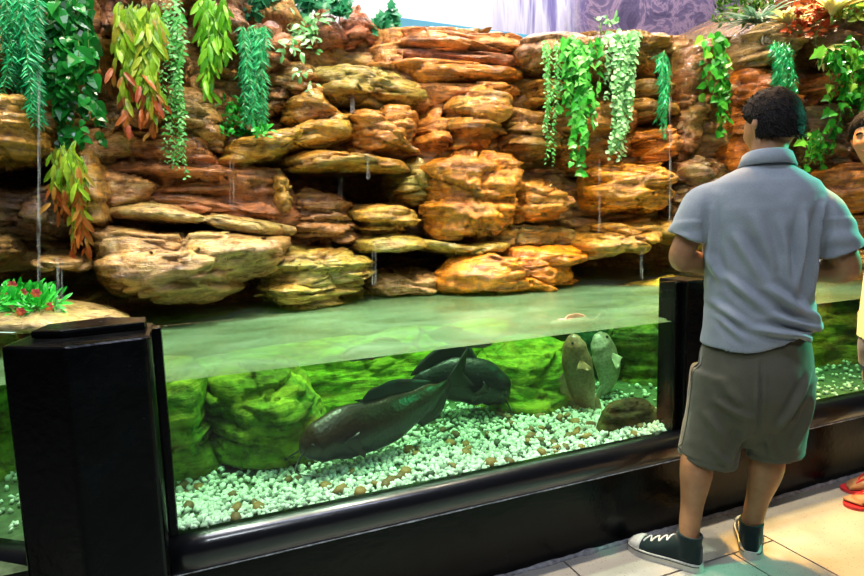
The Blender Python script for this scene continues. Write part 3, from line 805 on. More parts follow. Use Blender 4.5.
def hang(name, label, strands, leafs, L, kind, mat, step, spread=.6, droop=.8, gap=.04, stem_r=.0016, stem_mat=None, fold=.25, rust=None, sway=.022, jitter=.5, face=1.0, pairs=1):
    """strands: (px0,py0,px1,py1); leaves set along each strand. rust=(from t, material) puts a second kind of leaf on the ends"""
    S = [strand(*q, gap=gap*rnd(.4, 1.6), sway=sway) for q in strands]
    root = plant(name, label, S[0][0].copy(), G2)
    lv, rl, st = Leaves(), Leaves(), Stems()
    for pts in S:
        st.add(pts, stem_r, stem_r*.6, 4)
        Lg = sum((a-b).length for a, b in zip(pts, pts[1:]))
        m = max(2, int(Lg/step))
        for i in range(m):
            t = (i+rnd(.1, .9))/m; p = along(pts, t)
            for q in range(pairs):
                side = (1 if (i+q) % 2 else -1)
                ang = rnd(-.5, .5)
                d = Vector((side*spread*math.cos(ang), -abs(rnd(0, .5))*spread+side*spread*math.sin(ang)*.6, -droop))+rv(.42)
                n = Vector((rnd(-.4, .4), -1*face, .55))+rv(jitter)
                l = L*rnd(.55, 1.35)*(1-.25*t)
                (rl if rust and t > rust[0]+rnd(-.12, .12) else lv).add(p, d, n, l, kind, fold)
    lv.build('foliage', mat, root)
    if rust and rl.v:
        o = rl.build('dry_leaves', rust[1], root); o['label'] = 'rust-orange dry leaf tips'
    st.build('stem', stem_mat or M_STEM, root)
    return root
def fan(n, xa, xb, ya, ybl, ybh, shift=0, spreadx=0):
    out = []
    for i in range(n):
        t = (i+rnd(.2, .8))/n; x = xa+(xb-xa)*t
        out.append((x, ya+rnd(-3, 3), x+shift+rnd(-spreadx, spreadx), rnd(ybl, ybh)))
    return out

# feathery ferns
st = [(rnd(0, 36), rnd(-14, 6), rnd(2, 42), rnd(45, 95)) for _ in range(34)] + [(rnd(22, 38), rnd(-10, 10), rnd(32, 44), rnd(90, 126)) for _ in range(14)]
hang('feathery_fern', 'big feathery emerald fern hanging at the upper left corner', st, 0, .044, 'needle', L_EMER, .0125, .75, .75, .08, .0012, pairs=2)
st = [(rnd(240, 266), rnd(24, 34), rnd(238, 268), rnd(70, 134)) for _ in range(30)]
hang('feathery_fern', 'long emerald fern above the small bright green bush', st, 0, .044, 'needle', L_EMER, .0125, .7, .8, .07, .0012, pairs=2)
st = [(rnd(657, 668), rnd(48, 58), rnd(656, 668), rnd(100, 146)) for _ in range(14)]
hang('feathery_fern', 'narrow emerald fern between the round-leaf chain and the heart-leaf vine', st, 0, .044, 'needle', L_EMER, .0125, .6, .9, .06, .0012, pairs=2)
st = [(rnd(772, 792), rnd(40, 50), rnd(766, 798), rnd(78, 116)) for _ in range(24)]
hang('feathery_fern', 'emerald fern hanging just behind the man\'s head', st, 0, .044, 'needle', L_EMER, .0125, .7, .8, .07, .0012, pairs=2)
# glossy vines
st = [(rnd(44, 96), rnd(-12, 2), rnd(48, 100), rnd(40, 105)) for _ in range(15)] + [(rnd(52, 72), rnd(0, 20), rnd(55, 76), rnd(110, 150)) for _ in range(6)] + [(88, 30, 102, 142), (80, 40, 86, 150)]
hang('heart_leaf_vine', 'large glossy dark green vine left of the yellow-green fronds', st, 0, .062, 'heart', L_DARK, .026, .6, .7, .09, .002)
st = [(rnd(700, 732), rnd(30, 40), rnd(698, 730), rnd(80, 165)) for _ in range(9)]
hang('heart_leaf_vine', 'glossy heart-leaf vine left of the man\'s head', st, 0,   .062, 'heart', L_IVYD, .036, .6, .7, .08, .002)
st = [(rnd(818, 880), rnd(36, 60), rnd(812, 880), rnd(80, 172)) for _ in range(17)] + [(rnd(800, 830), rnd(120, 150), rnd(798, 826), rnd(150, 172)) for _ in range(8)]
hang('ivy_vine', 'broad green ivy with yellow shoots between the two people', st, 0, .064, 'ivy', L_IVYD, .034, .7, .6, .09, .002)
st = [(rnd(562, 600), rnd(34, 44), rnd(562, 596), rnd(80, 150)) for _ in range(15)] + [(rnd(566, 584), rnd(40, 60), rnd(570, 584), rnd(150, 184)) for _ in range(5)]
hang('ivy_vine', 'bright green ivy curtain left of the round-leaf chain', st, 0, .058, 'ivy', L_IVY, .028, .6, .7, .08, .002)
# fronds
st = fan(16, 118, 158, 4, 70, 128, 0, 6) + [(rnd(140, 165), 12, rnd(150, 164), rnd(100, 140)) for _ in range(6)]
hang('strap_leaf_plant', 'yellow-green hanging fronds with rusty tips at the upper left', st, 0, .085, 'strap', L_LIME, .022, .28, 1.0, .07, .002, rust=(.78, L_RUST), jitter=.2)
st = [(rnd(198, 226), rnd(-10, 4), rnd(194, 226), rnd(35, 62)) for _ in range(8)] + [(rnd(202, 214), rnd(0, 20), rnd(202, 214), rnd(70, 98)) for _ in range(6)]
hang('strap_leaf_plant', 'lime green hanging fronds left of the long emerald fern', st, 0, .085, 'strap', L_LIMEG, .022, .35, .95, .07, .002)
st = [(rnd(50, 84), rnd(140, 158), rnd(48, 86), rnd(185, 222)) for _ in range(20)] + [(rnd(70, 84), rnd(160, 180), rnd(74, 88), rnd(225, 256)) for _ in range(7)]
hang('strap_leaf_plant', 'red-tipped hanging plant below the large glossy vine', st, 0, .075, 'strap', L_LIME, .020, .28, 1.0, .07, .002, rust=(.62, L_RUST))
# chains of small leaves
st = [(rnd(163, 184), rnd(-5, 20), rnd(164, 188), rnd(110, 182)) for _ in range(11)]
hang('chain_vine', 'thin small-leaved vine right of the yellow-green fronds', st, 0, .026, 'oval', L_MINT, .013, .8, .5, .06, .0012)
st = [(rnd(606, 640), rnd(28, 36), rnd(604, 634), rnd(60, 162)) for _ in range(24)]
hang('chain_vine', 'curtain of small pale round leaves at the top of the wall', st, 0, .034, 'round', L_PALE, .014, .8, .5, .06, .0012)
st = [(rnd(544, 560), rnd(36, 50), rnd(544, 560), rnd(110, 168)) for _ in range(8)]
hang('chain_vine', 'thin chain vine hanging left of the bright ivy curtain', st, 0, .026, 'oval', L_MINT, .013, .8, .5, .06, .0012)

def clump(name, label, spots, n, L, kind, mat, up=.5, gap=.05, spread=1., flowers=0, group=None, extra=None):
    """a bushy tuft: leaves thrown from points on the rock"""
    P = [surf(px, py)+Vector((0, -gap, 0)) for px, py in spots]
    root = plant(name, label, P[0].copy(), group)
    lv, st, fl = Leaves(), Stems(), Leaves()
    for p in P:
        for i in range(n):
            d = Vector((rnd(-1, 1)*spread, rnd(-1, .2)*spread, up+rnd(-.6, .8)))
            tip = p+d.normalized()*L*rnd(.2, 1.1)
            if i % 3 == 0: st.add([p, p.lerp(tip, .5)+rv(.005), tip], .0015, .001, 4)
            lv.add(tip, d+rv(.5), Vector((0, -1, .8))+rv(.5), L*rnd(.6, 1.1), kind)
    FL = []
    for i in range(flowers):
        fl = Leaves(); FL.append(fl)
        p = random.choice(P)+Vector((rnd(-.06, .06), -.06-rnd(0, .03), rnd(-.05, .08)))
        for a in range(6):
            an = a*PI/3; fl.add(p, Vector((math.cos(an), -.3, math.sin(an))), Vector((0, -1, 0)), .018, 'round')
    lv.build('foliage', mat, root); st.build('stem', M_STEM, root)
    if flowers:
        for fl in FL: fl.build('flower', L_PINK, root)['label'] = 'small red or pink flower'
    return root
clump('leafy_bush', 'small bright green bush on the golden ledge', [(rnd(222, 264), rnd(104, 138)) for _ in range(34)], 9,   .036, 'oval', L_BRIGHT, .3, flowers=1)
clump('flowering_plant', 'low bright green plant with red flowers at the left waterline', [(rnd(-14, 44), rnd(298, 312)) for _ in range(34)] + [(rnd(40, 54), rnd(304, 312)) for _ in range(5)], 11, .052, 'strap', L_BRIGHT, .5, flowers=11, gap=.02)
clump('variegated_plant', 'pale variegated plant under the ivy at the top left', [(rnd(284, 318), rnd(18, 50)) for _ in range(16)], 6, .055, 'oval', L_PALE, -.3)
clump('small_sprig', 'sparse pale sprig on the brown rock right of the long fern', [(rnd(290, 314), rnd(70, 92)) for _ in range(5)], 3, .045, 'oval', L_PALE, -.2, gap=.03)
def crest(name, label, pts, n, L, kind, mat, dy=.06, up=.5):
    P = [plane_pt(px, py, dy) for px, py in pts]
    root = plant(name, label, P[0].copy(), 'plants along the top of the wall'); lv, st = Leaves(), Stems()
    st.add([P[0]+Vector((0, 0, -.08)), P[0]], .003)
    for p in P:
        for i in range(n):
            d = rv(1)+Vector((0, -.3, up)); q = p+rv(.035)
            st.add([p, q], .0015, .0012, 4)
            lv.add(q, d, Vector((0, -1, .6))+rv(.5), L*rnd(.7, 1.2), kind)
    lv.build('foliage', mat, root); st.build('stem', M_STEM, root)
    return root
crest('trailing_ivy', 'dark green ivy along the top edge left of the rust peaks', [(rnd(244, 326), rnd(-8, 16)) for _ in range(28)], 5, .075, 'ivy', leaf_material('crest_ivy', [(.01, .13, .05), (.03, .28, .12), (.1, .42, .22)], .35))
crest('trailing_ivy', 'ivy sprig on the larger rust peak', [(rnd(330, 346), rnd(0, 14)) for _ in range(6)], 5, .07, 'ivy', bpy.data.materials['crest_ivy'], -.1)
crest('trailing_ivy', 'small ivy sprig beside the blue edge strip', [(rnd(366, 404), rnd(12, 34)) for _ in range(13)], 5, .06, 'ivy', bpy.data.materials['crest_ivy'], .0)
crest('round_leaf_sprig', 'little pale sprig above the curtain of round leaves', [(rnd(596, 612), rnd(21, 28)) for _ in range(6)], 3, .045, 'round', L_PALE, .0)
crest('leafy_shrub', 'dark leafy shrub with yellow-green tips at the top right', [(rnd(716, 772), rnd(-12, 22)) for _ in range(46)], 7, .045, 'oval', L_BUSH, .12)
crest('leafy_shrub', 'yellow-green shrub at the upper right corner', [(rnd(828, 880), rnd(-10, 22)) for _ in range(34)], 7, .050, 'oval', leaf_material('olive_shrub', [(.06, .14, .01), (.2, .32, .02), (.4, .45, .05)], .4), -.35)
crest('red_leaf_plant', 'red-leaved plant between the cream bromeliad and the corner shrub', [(rnd(792, 826), rnd(4, 34)) for _ in range(20)], 5, .055, 'oval', L_RED, -.33)
def tuft(name, label, px, py, n, L, kind, mat, dy, lean=(0, 0), width=.9):
    p = plane_pt(px, py, dy); root = plant(name, label, p.copy(), 'plants along the top of the wall'); lv, st = Leaves(), Stems()
    st.add([p+Vector((0, 0, -.05)), p+Vector((0, 0, .01))], .008)
    for i in range(n):
        a = 2*PI*i/n+rnd(-.2, .2); e = rnd(.2, 1.1)
        d = Vector((math.cos(a)*width+lean[0], math.sin(a)*width-.2, e+lean[1]))
        lv.add(p, d, Vector((0, 0, 1))-d*.1, L*rnd(.7, 1.15), kind, .3, .5)
    lv.build('foliage', mat, root); st.build('crown', M_STEM, root); return root
tuft('grass_tuft', 'grey-green arching grass tuft at the top right', 756, 24, 70, .26, 'blade', L_GREY, -.02, (-.4, -.1))
tuft('bromeliad', 'cream bromeliad at the top right above the man', 788, 26, 22, .15, 'strap', L_CREAM, -.25, (0, .2), .6)
tuft('bromeliad', 'cream and orange bromeliad near the upper right corner', 832, 16, 20, .17, 'strap', L_CREAM, -.42, (0, .3), .5)
tuft('bromeliad', 'small cream bromeliad hanging under the dark shelf rock', 827, 50, 14, .12, 'strap', L_CREAM, -.42, (0, -.8), .4)
# pale carved rosette on the rock above the man
bm = bmesh.new(); p = surf(759, 42)+Vector((0, -.02, 0))
o = empty('rosette', p); tag(o, 'small pale curled rosette on the tan boulder above the man', 'succulent')
lv = Leaves()
for ring, (nn, rr) in enumerate(((12, .055), (9, .040), (6, .024))):
    for i in range(nn):
        a = 2*PI*i/nn+ring*.3; lv.add(p+Vector((0, -.012*ring, 0)), Vector((math.cos(a), -.35-.3*ring, math.sin(a))), Vector((0, -1, 0)), rr, 'round', .2, -.5)
lv.build('foliage', simple('pale_rosette', (.55, .48, .36), .6), o); bm.free()
st = Stems(); st.add([p+Vector((0, .04, 0)), p], .008); st.build('stem', M_STEMD, o)

# blue edging strip behind the top of the strata
a, b = plane_pt(398, 21, .45), plane_pt(556, 42, .45)
bm = bmesh.new(); add_box(bm, 0, (b-a).length, -.02, .02, -.06, .02); bevel(bm, .006)
o = bm_obj('trim_5', bm, simple('pale_blue_paint', (.05, .30, .55), .4), smooth=False); o.location = a; o.rotation_euler = ((b-a).to_track_quat('X', 'Z')).to_euler()
tag(o, 'thin pale blue edging strip along the top of the rock wall', 'trim', kind='structure')

# thin falls of water
def trickle_mat():
    m, nt, out = new_mat('falling_water')
    tr = nt.nodes.new('ShaderNodeBsdfTransparent'); p = N(nt, 'ShaderNodeBsdfPrincipled', Roughness=.1); p.inputs['Base Color'].default_value = (.85, .9, .9, 1)
    f = tex_noise(nt, pos_map(nt, (60, 60, 7)), 1.5, 3); r = ramp(nt, [(.4, (.0,)*3), (.75, (.18,)*3)]); nt.links.new(f, r.inputs[0])
    mx = nt.nodes.new('ShaderNodeMixShader'); nt.links.new(r.outputs[0], mx.inputs[0]); nt.links.new(tr.outputs[0], mx.inputs[1]); nt.links.new(p.outputs[0], mx.inputs[2])
    nt.links.new(mx.outputs[0], out.inputs[0]); return m
MTR = trickle_mat()
for (px, y0, y1, r, lab) in ((40, 70, 300, .006, 'long thin fall of water below the feathery fern at the far left'), (59, 256, 312, .008, 'short thin fall of water from the flat tan ledge stone'),
     (232, 160, 208, .005, 'thin fall of water across the wood-like layered rock'), (352, 92, 112, .006, 'short fall of water from the mossy yellow ledge'), (341, 172, 200, .005, 'thin fall of water in the left cave'),
     (374, 250, 282, .006, 'thin fall of water in the right cave mouth'), (369, 152, 178, .004, 'thin fall of water below the bright orange boulder'), (669, 95, 228, .006, 'long thin fall of water beside the narrow fern'),
     (643, 250, 278, .005, 'thin fall of water in the arched cave'), (527, 222, 240, .004, 'tiny fall of water below the rounded orange boulder'), (600, 160, 232, .004, 'faint fall of water before the golden orange boulder')):
    Y = min(surf(px, y0+(y1-y0)*t/6).y for t in range(7))-.012
    a, b = at_y(px, y0, Y), at_y(px, y1, Y)
    st = Stems()
    for q in range(4):
        o_ = Vector((rnd(-.012, .012), rnd(-.01, .01), rnd(-.02, .0)))
        st.add([a.lerp(b, t/12)+o_+Vector((rnd(-.0015, .0015), 0, 0)) for t in range(13)], r*rnd(.2, .45), r*rnd(.3, .8), 6)
    o = mesh_obj('water_trickle', st.v, st.f, MTR); tag(o, lab, 'water fall', 'thin falls of water')

# ------------------------------------------------------------------ fish
def fish_mat(name, back, belly, rough=.35):
    m, nt, out = new_mat(name)
    p = N(nt, 'ShaderNodeBsdfPrincipled', Roughness=rough)
    tc = nt.nodes.new('ShaderNodeTexCoord'); s = nt.nodes.new('ShaderNodeSeparateXYZ'); nt.links.new(tc.outputs['UV'], s.inputs[0])
    n = tex_noise(nt, tc.outputs['Object'], 18, 5)
    f = math_n(nt, 'ADD', s.outputs['Y'], math_n(nt, 'MULTIPLY', math_n(nt, 'SUBTRACT', n, .5), .5))
    r = ramp(nt, [(.25, belly), (.6, back)]); nt.links.new(f, r.inputs[0])
    sc_ = N(nt, 'ShaderNodeTexVoronoi', Scale=70); nt.links.new(tc.outputs['Object'], sc_.inputs['Vector'])
    c = mixc(nt, .35, r.outputs[0], sc_.outputs['Distance'], 'OVERLAY')
    nt.links.new(c, p.inputs['Base Color'])
    b = N(nt, 'ShaderNodeBump', Strength=.3, Distance=.004); nt.links.new(sc_.outputs['Distance'], b.inputs['Height']); nt.links.new(b.outputs[0], p.inputs['Normal'])
    nt.links.new(p.outputs[0], out.inputs[0]); return m
def spline(P, n):
    P = [Vector(p) for p in P]; out = []
    for i in range(n+1):
        f = i/n*(len(P)-1); k = min(int(f), len(P)-2); t = f-k
        p0 = P[max(k-1, 0)]; p1 = P[k]; p2 = P[k+1]; p3 = P[min(k+2, len(P)-1)]
        out.append(.5*((2*p1)+(p2-p0)*t+(2*p0-5*p1+4*p2-p3)*t*t+(3*p1-p0-3*p2+p3)*t**3))
    return out
def fish(label, spine, hgt, wid, mat, finmat, up=Vector((0, 0, 1)), name='fish', barbel=False, tail=.30):
    """spine runs from the snout to the tail root"""
    n, k = 40, 22
    S = spline(spine, n); Lg = sum((a-b).length for a, b in zip(S, S[1:]))
    hp = [(0, .10), (.05, .42), (.15, .78), (.32, 1), (.5, .95), (.7, .62), (.88, .28), (1, .22)]
    wp = [(0, .16), (.05, .5), (.15, .9), (.32, 1), (.5, .85), (.7, .45), (.88, .16), (1, .08)]
    def prof(P, t):
        for (a, x), (b, y) in zip(P, P[1:]):
            if t <= b: return x+(y-x)*sstep(a, b, t)
        return P[-1][1]
    root = S[16].copy()
    vs, fs, uv = [], [], []
    fr = []
    for i in range(n+1):
        t = (S[max(i-1, 0)]-S[min(i+1, n)]).normalized()       # towards the head
        u = (up-t*up.dot(t)).normalized(); w = t.cross(u)
        fr.append((S[i], t, u, w))
        h, wd = hgt*prof(hp, i/n)/2, wid*prof(wp, i/n)/2
        for j in range(k):
            a = 2*PI*j/k
            z = math.sin(a); x = math.cos(a)
            zz = h*z*(1.0 if z > 0 else 1.1)
            vs.append(S[i]+u*zz+w*(wd*x*(1-.18*max(0, z)))-root); uv.append((i/n, .5+.5*z))
    for i in range(n):
        for j in range(k): fs.append((i*k+j, i*k+(j+1) % k, (i+1)*k+(j+1) % k, (i+1)*k+j))
    fs.append(tuple(range(k))[::-1]); fs.append(tuple(n*k+j for j in range(k)))
    body = mesh_obj(name, vs, fs, mat)
    ul = body.data.uv_layers.new(name='UVMap')
    for l in body.data.loops: ul.data[l.index].uv = uv[l.vertex_index]
    body.location = root; tag(body, label, 'fish')
    def fin(nm, base, tips, axis):
        v, f = [], []
        m = len(base)
        for sgn in (1, -1):
            for b_, t_ in zip(base, tips):
                for q in range(5):
                    s_ = q/4; v.append(b_.lerp(t_, s_)+axis*(sgn*.004*(1-s_*.85))-root)
        h_ = m*5
        for i in range(m-1):
            for q in range(4):
                a = i*5+q; f.append((a, a+5, a+6, a+1)); f.append((h_+a, h_+a+1, h_+a+6, h_+a+5))
        for i in range(m-1):
            f.append((i*5+4, i*5+9, h_+i*5+9, h_+i*5+4)); f.append((i*5, h_+i*5, h_+i*5+5, i*5+5))
        for q in range(4):
            f.append((q, q+1, h_+q+1, h_+q)); a = (m-1)*5+q; f.append((a, h_+a, h_+a+1, a+1))
        return mesh_obj(nm, v, f, finmat, body)
    P, T, U, W = zip(*fr)
    def top(i, s=1): return P[i]+U[i]*(hgt*prof(hp, i/n)/2*.9*s)
    idx = list(range(15, 30))
    fin('dorsal_fin', [top(i) for i in idx], [top(i)+U[i]*hgt*.32*math.sin(PI*min(1, .25+(j/14)*.75))**.8 - T[i]*hgt*.22 for j, i in enumerate(idx)], W[20])
    idx = list(range(25, 36))
    fin('anal_fin', [top(i, -1) for i in idx], [top(i, -1)-U[i]*hgt*.26*math.sin(PI*min(1, .3+.07*j)) - T[i]*hgt*.2 for j, i in enumerate(idx)], W[30])
    e = P[n]; m = 11
    fin('tail_fin', [e+U[n]*hgt*.10*(j/5-1) for j in range(m)], [e-T[n]*hgt*(tail*1.6+.28*abs(j/5-1))*1.1+U[n]*hgt*.52*(j/5-1) for j in range(m)], W[n])
    for sg in (1, -1):
        i = 10; b0 = P[i]+W[i]*sg*wid*.40-U[i]*hgt*.15
        fin('pectoral_fin', [b0+T[i]*hgt*.06*(j/3-1) for j in range(7)], [b0-T[i]*hgt*(.32+.05*math.sin(j))+W[i]*sg*hgt*.22-U[i]*hgt*(.30-.09*j) for j in range(7)], U[i])
        i = 4; q = P[i]+W[i]*sg*wid*prof(wp, i/n)/2*.93+U[i]*hgt*.08
        b_ = bmesh.new(); bmesh.ops.create_icosphere(b_, subdivisions=2, radius=hgt*.045); bmesh.ops.translate(b_, verts=b_.verts, vec=q-root)
        bm_obj('eye', b_, simple('fish_eye', (.02, .02, .02), .1), body)
        if barbel:
            s_ = Stems(); i = 1; q = P[i]+W[i]*sg*wid*.12
            s_.add(spline([q, q+T[1]*.06+W[1]*sg*.05-U[1]*.03, q-T[1]*.02+W[1]*sg*.11-U[1]*.07], 10), .004, .0012, 6)
            s_.v = [x-root for x in s_.v]; mesh_obj('barbel', s_.v, s_.f, finmat, body)
    return body
FD = fish_mat('dark_fish_skin', (.035, .018, .008), (.006, .007, .014)); FDF = simple('dark_fin', (.02, .018, .02), .5)
FB = fish_mat('black_fish_skin', (.010, .012, .014), (.02, .02, .025))
FP = fish_mat('tan_fish_skin', (.22, .12, .06), (.34, .22, .13)); FPF = simple('tan_fin', (.4, .24, .12), .5, var=.4)
FW = fish_mat('pale_fish_skin', (.26, .22, .17), (.45, .40, .34)); FWF = simple('pale_fin', (.5, .46, .36), .5, var=.3)
FR = fish_mat('red_brown_fish_skin', (.03, .008, .006), (.06, .02, .012)); FRF = simple('red_brown_fin', (.22, .07, .04), .5)
def fp(*a): return [at_y(px, py, Y) for px, py, Y in a]
fish('big dark fish nosing down to the white gravel left of centre', fp((300, 452, 2.14), (335, 434, 2.16), (385, 420, 2.2), (430, 396, 2.26), (448, 384, 2.3)), .20, .13, FD, FDF, barbel=True)
fish('black fish arching behind the big dark fish', fp((506, 400, 2.40), (488, 384, 2.42), (456, 378, 2.45), (420, 386, 2.48), (400, 398, 2.5)), .21, .14, FB, FDF, barbel=True)
fish('tan fish upright with its mouth at the water surface', fp((573, 334, 2.30), (575, 356, 2.30), (580, 382, 2.31), (587, 412, 2.32), (591, 424, 2.32)), .135, .11, FP, FPF, up=Vector((-.85, .4, .1)))
fish('pale fish upright beside the tan fish', fp((597, 334, 2.40), (604, 350, 2.41), (609, 372, 2.42), (604, 392, 2.43), (601, 400, 2.43)), .17, .11, FW, FWF, up=Vector((.85, .4, .1)))
fish('reddish fish just under the surface left of centre', [at_z(342, 357, .83), at_z(368, 351, .832), at_z(395, 347, .83), at_z(412, 344, .828)], .062, .085, FR, FRF)
fish('reddish fish just under the surface right of centre', [at_z(492, 343, .83), at_z(468, 339, .832), at_z(440, 335, .83), at_z(424, 332, .828)], .062, .085, FR, FRF)
fish('pinkish fish at the surface above the upright fish', [at_z(548, 326, .848), at_z(562, 326, .85), at_z(584, 323, .85), at_z(594, 321, .848)], .065, .06, fish_mat('pink_fish_skin', (.45, .20, .16), (.55, .32, .25)), FPF)

# ------------------------------------------------------------------ people
def skin_mat(name, a, b):
    m, nt, out = new_mat(name)
    p = N(nt, 'ShaderNodeBsdfPrincipled', Roughness=.5); p.inputs['Subsurface Weight'].default_value = .08
    p.inputs['Subsurface Radius'].default_value = (.02, .008, .004)
    v = obj_vec(nt); n = tex_noise(nt, v, 22, 6, .6); r = ramp(nt, [(.3, a), (.7, b)]); nt.links.new(n, r.inputs[0]); nt.links.new(r.outputs[0], p.inputs['Base Color'])
    bb = N(nt, 'ShaderNodeBump', Strength=.12, Distance=.003); nt.links.new(tex_noise(nt, v, 260, 3), bb.inputs['Height']); nt.links.new(bb.outputs[0], p.inputs['Normal'])
    nt.links.new(p.outputs[0], out.inputs[0]); return m
def cloth_mat(name, col, var=.15, scale=420, rough=.9, big=.12):
    m, nt, out = new_mat(name)
    p = N(nt, 'ShaderNodeBsdfPrincipled', Roughness=rough); p.inputs['Specular IOR Level'].default_value = .2; p.inputs['Sheen Weight'].default_value = .15
    v = obj_vec(nt); n = tex_noise(nt, v, scale, 3); n2 = tex_noise(nt, v, 6, 4)
    r = ramp(nt, [(.3, tuple(c*(1-var) for c in col)), (.7, tuple(c*(1+var) for c in col))]); nt.links.new(n, r.inputs[0])
    r2 = ramp(nt, [(.3, (1-big,)*3), (.7, (1+big,)*3)]); nt.links.new(n2, r2.inputs[0])
    nt.links.new(mixc(nt, 1, r.outputs[0], r2.outputs[0], 'MULTIPLY'), p.inputs['Base Color'])
    b = N(nt, 'ShaderNodeBump', Strength=.25, Distance=.002); nt.links.new(n, b.inputs['Height']); nt.links.new(b.outputs[0], p.inputs['Normal'])
    nt.links.new(p.outputs[0], out.inputs[0]); return m
def loft(bm, rings, n=28, hollow=0.0, cap0=True, cap1=True, sq=2.0):
    """rings: (centre, radius along u, radius along v, u axis, v axis). hollow pushes the far end back inside as an open cuff"""
    rows = []
    def row(c, ru, rv_, u, v):
        out = []
        for k in range(n):
            a = 2*PI*k/n; x, y = math.cos(a), math.sin(a)
            if sq != 2.0:
                s = (abs(x)**sq+abs(y)**sq)**(-1/sq); x, y = x*s, y*s
            out.append(bm.verts.new(c+u*(ru*x)+v*(rv_*y)))
        rows.append(out)
    for r in rings: row(*r)
    if hollow:
        c, ru, rv_, u, v = rings[-1]; c0 = rings[-2][0]; d = (c0-c).normalized()
        row(c+d*.004, ru-.012, rv_-.012, u, v); row(c+d*hollow, ru-.016, rv_-.016, u, v)
    for a, b in zip(rows, rows[1:]):
        for k in range(n): bm.faces.new((a[k], a[(k+1) % n], b[(k+1) % n], b[k]))
    if cap0: bm.faces.new(rows[0][::-1])
    if cap1: bm.faces.new(rows[-1])
def tube(bm, pts, rad, n=18, flat=None, fdir=None, hollow=0, round0=True, round1=True, sub=6):
    """a limb through pts with a radius per point; flat = second radius factor along fdir"""
    P = spline(pts, sub*(len(pts)-1)); R = []
    for i in range(len(P)):
        f = i/sub; k = min(int(f), len(rad)-2); t = f-k; t = t*t*(3-2*t); R.append(rad[k]*(1-t)+rad[k+1]*t)
    rings = []; m = len(P); u = None
    for i, p in enumerate(P):
        t = (P[min(i+1, m-1)]-P[max(i-1, 0)]).normalized()
        if u is None: u = (fdir-t*fdir.dot(t)).normalized() if fdir is not None else t.orthogonal().normalized()
        else: u = (u-t*u.dot(t)).normalized()
        v = t.cross(u); rings.append((p, R[i], R[i]*(flat or 1), u, v, t))
    out = []
    if round0:
        p, ru, rv_, u, v, t = rings[0]
        for s in (.35, .75, .95): out.append((p-t*min(ru, rv_)*math.sqrt(1-s*s), ru*s, rv_*s, u, v))
    out += [r[:5] for r in rings]
    if round1 and not hollow:
        p, ru, rv_, u, v, t = rings[-1]
        for s in (.95, .75, .35): out.append((p+t*min(ru, rv_)*math.sqrt(1-s*s), ru*s, rv_*s, u, v))
    loft(bm, out, n, hollow)
X, Y_, Z = Vector((1, 0, 0)), Vector((0, 1, 0)), Vector((0, 0, 1))
def zring(x, y, z, rx, ry): return (Vector((x, y, z)), rx, ry, X, Y_)
def head_r(d):
    """radius of the head in direction d (x right, y face, z up), face details included"""
    x, y, z = d
    rx, ry, rz = .074, .094, .116
    if z < 0: rx *= 1-.30*(-z)**1.4; ry *= 1-.10*(-z)
    base = 1/math.sqrt((x/rx)**2+(y/ry)**2+(z/rz)**2)
    if y > 0:
        def g(cx, cz, sx, sz): return math.exp(-((x-cx)/sx)**2-((z-cz)/sz)**2)
        base += y*(.020*g(0, -.12, .13, .14)+.012*g(0, .05, .10, .18)+.006*g(0, -.45, .22, .07)+.007*g(0, -.53, .2, .06)-.005*g(0, -.49, .25, .025)
                   +.012*g(0, -.80, .25, .16)+.006*g(.28, .26, .2, .09)+.006*g(-.28, .26, .2, .09)-.010*g(.33, .10, .15, .10)-.010*g(-.33, .10, .15, .10)+.006*g(.45, -.15, .2, .2)+.006*g(-.45, -.15, .2, .2))
    if y < 0 and z < -.3: base *= 1-.12*min(1, (-z-.3)*2)
    return base
def rotz(v, a): return Vector((v.x*math.cos(a)-v.y*math.sin(a), v.x*math.sin(a)+v.y*math.cos(a), v.z))
def head_sphere(bm, c, yaw_, tilt, fr, nu=64, nv=44):
    rows = []
    Rm = Matrix.Rotation(yaw_, 3, 'Z') @ Matrix.Rotation(tilt, 3, 'X')
    for j in range(nv+1):
        ph = PI*j/nv; row = []
        for i in range(nu):
            th = 2*PI*i/nu; d = Vector((math.cos(th)*math.sin(ph), math.sin(th)*math.sin(ph), math.cos(ph)))
            row.append(bm.verts.new(c+Rm @ (d*fr(d))))
        rows.append(row)
    for a, b in zip(rows, rows[1:]):
        for i in range(nu): bm.faces.new((a[i], b[i], b[(i+1) % nu], a[(i+1) % nu]))
    bmesh.ops.remove_doubles(bm, verts=rows[0]+rows[-1], dist=1e-5)
    return Rm
def hand(bm, W, fwd, up, side, curl=.5, scale=1.0):
    """palm and five bent fingers; side = +1 when the thumb lies along fwd x up"""
    f = fwd.normalized(); u = (up-f*up.dot(f)).normalized(); s = f.cross(u)*side
    def q(a, b, c): return W+(s*a+f*b+u*c)*scale
    tube(bm, [q(0, -.02, 0), q(0, .035, .002), q(.002, .085, 0)], [.024*scale, .036*scale, .039*scale], 16, .42, s)
    for a, L, b0 in ((.029, .070, .082), (.010, .079, .086), (-.010, .073, .084), (-.028, .057, .078)):
        p = Vector(q(a, b0-.02, 0)); pts = [p]; ang = .15
        for seg, ln in enumerate((.02+L*.42, L*.32, L*.28)):
            ang += curl*(.5, .9, .6)[seg]
            p = p+(f*math.cos(ang)-u*math.sin(ang))*ln*scale; pts.append(p)
        tube(bm, pts, [.0098*scale, .0094*scale, .0086*scale, .0075*scale], 10, sub=4)
    p = Vector(q(.026, .012, -.004)); d1 = (s*.75+f*.65-u*.25).normalized(); d2 = (s*.25+f*.85-u*.45).normalized()
    tube(bm, [p, p+d1*.042*scale, p+d1*.042*scale+d2*.030*scale, p+d1*.042*scale+d2*.054*scale], [.0135*scale, .0115*scale, .0102*scale, .0085*scale], 10, sub=4)
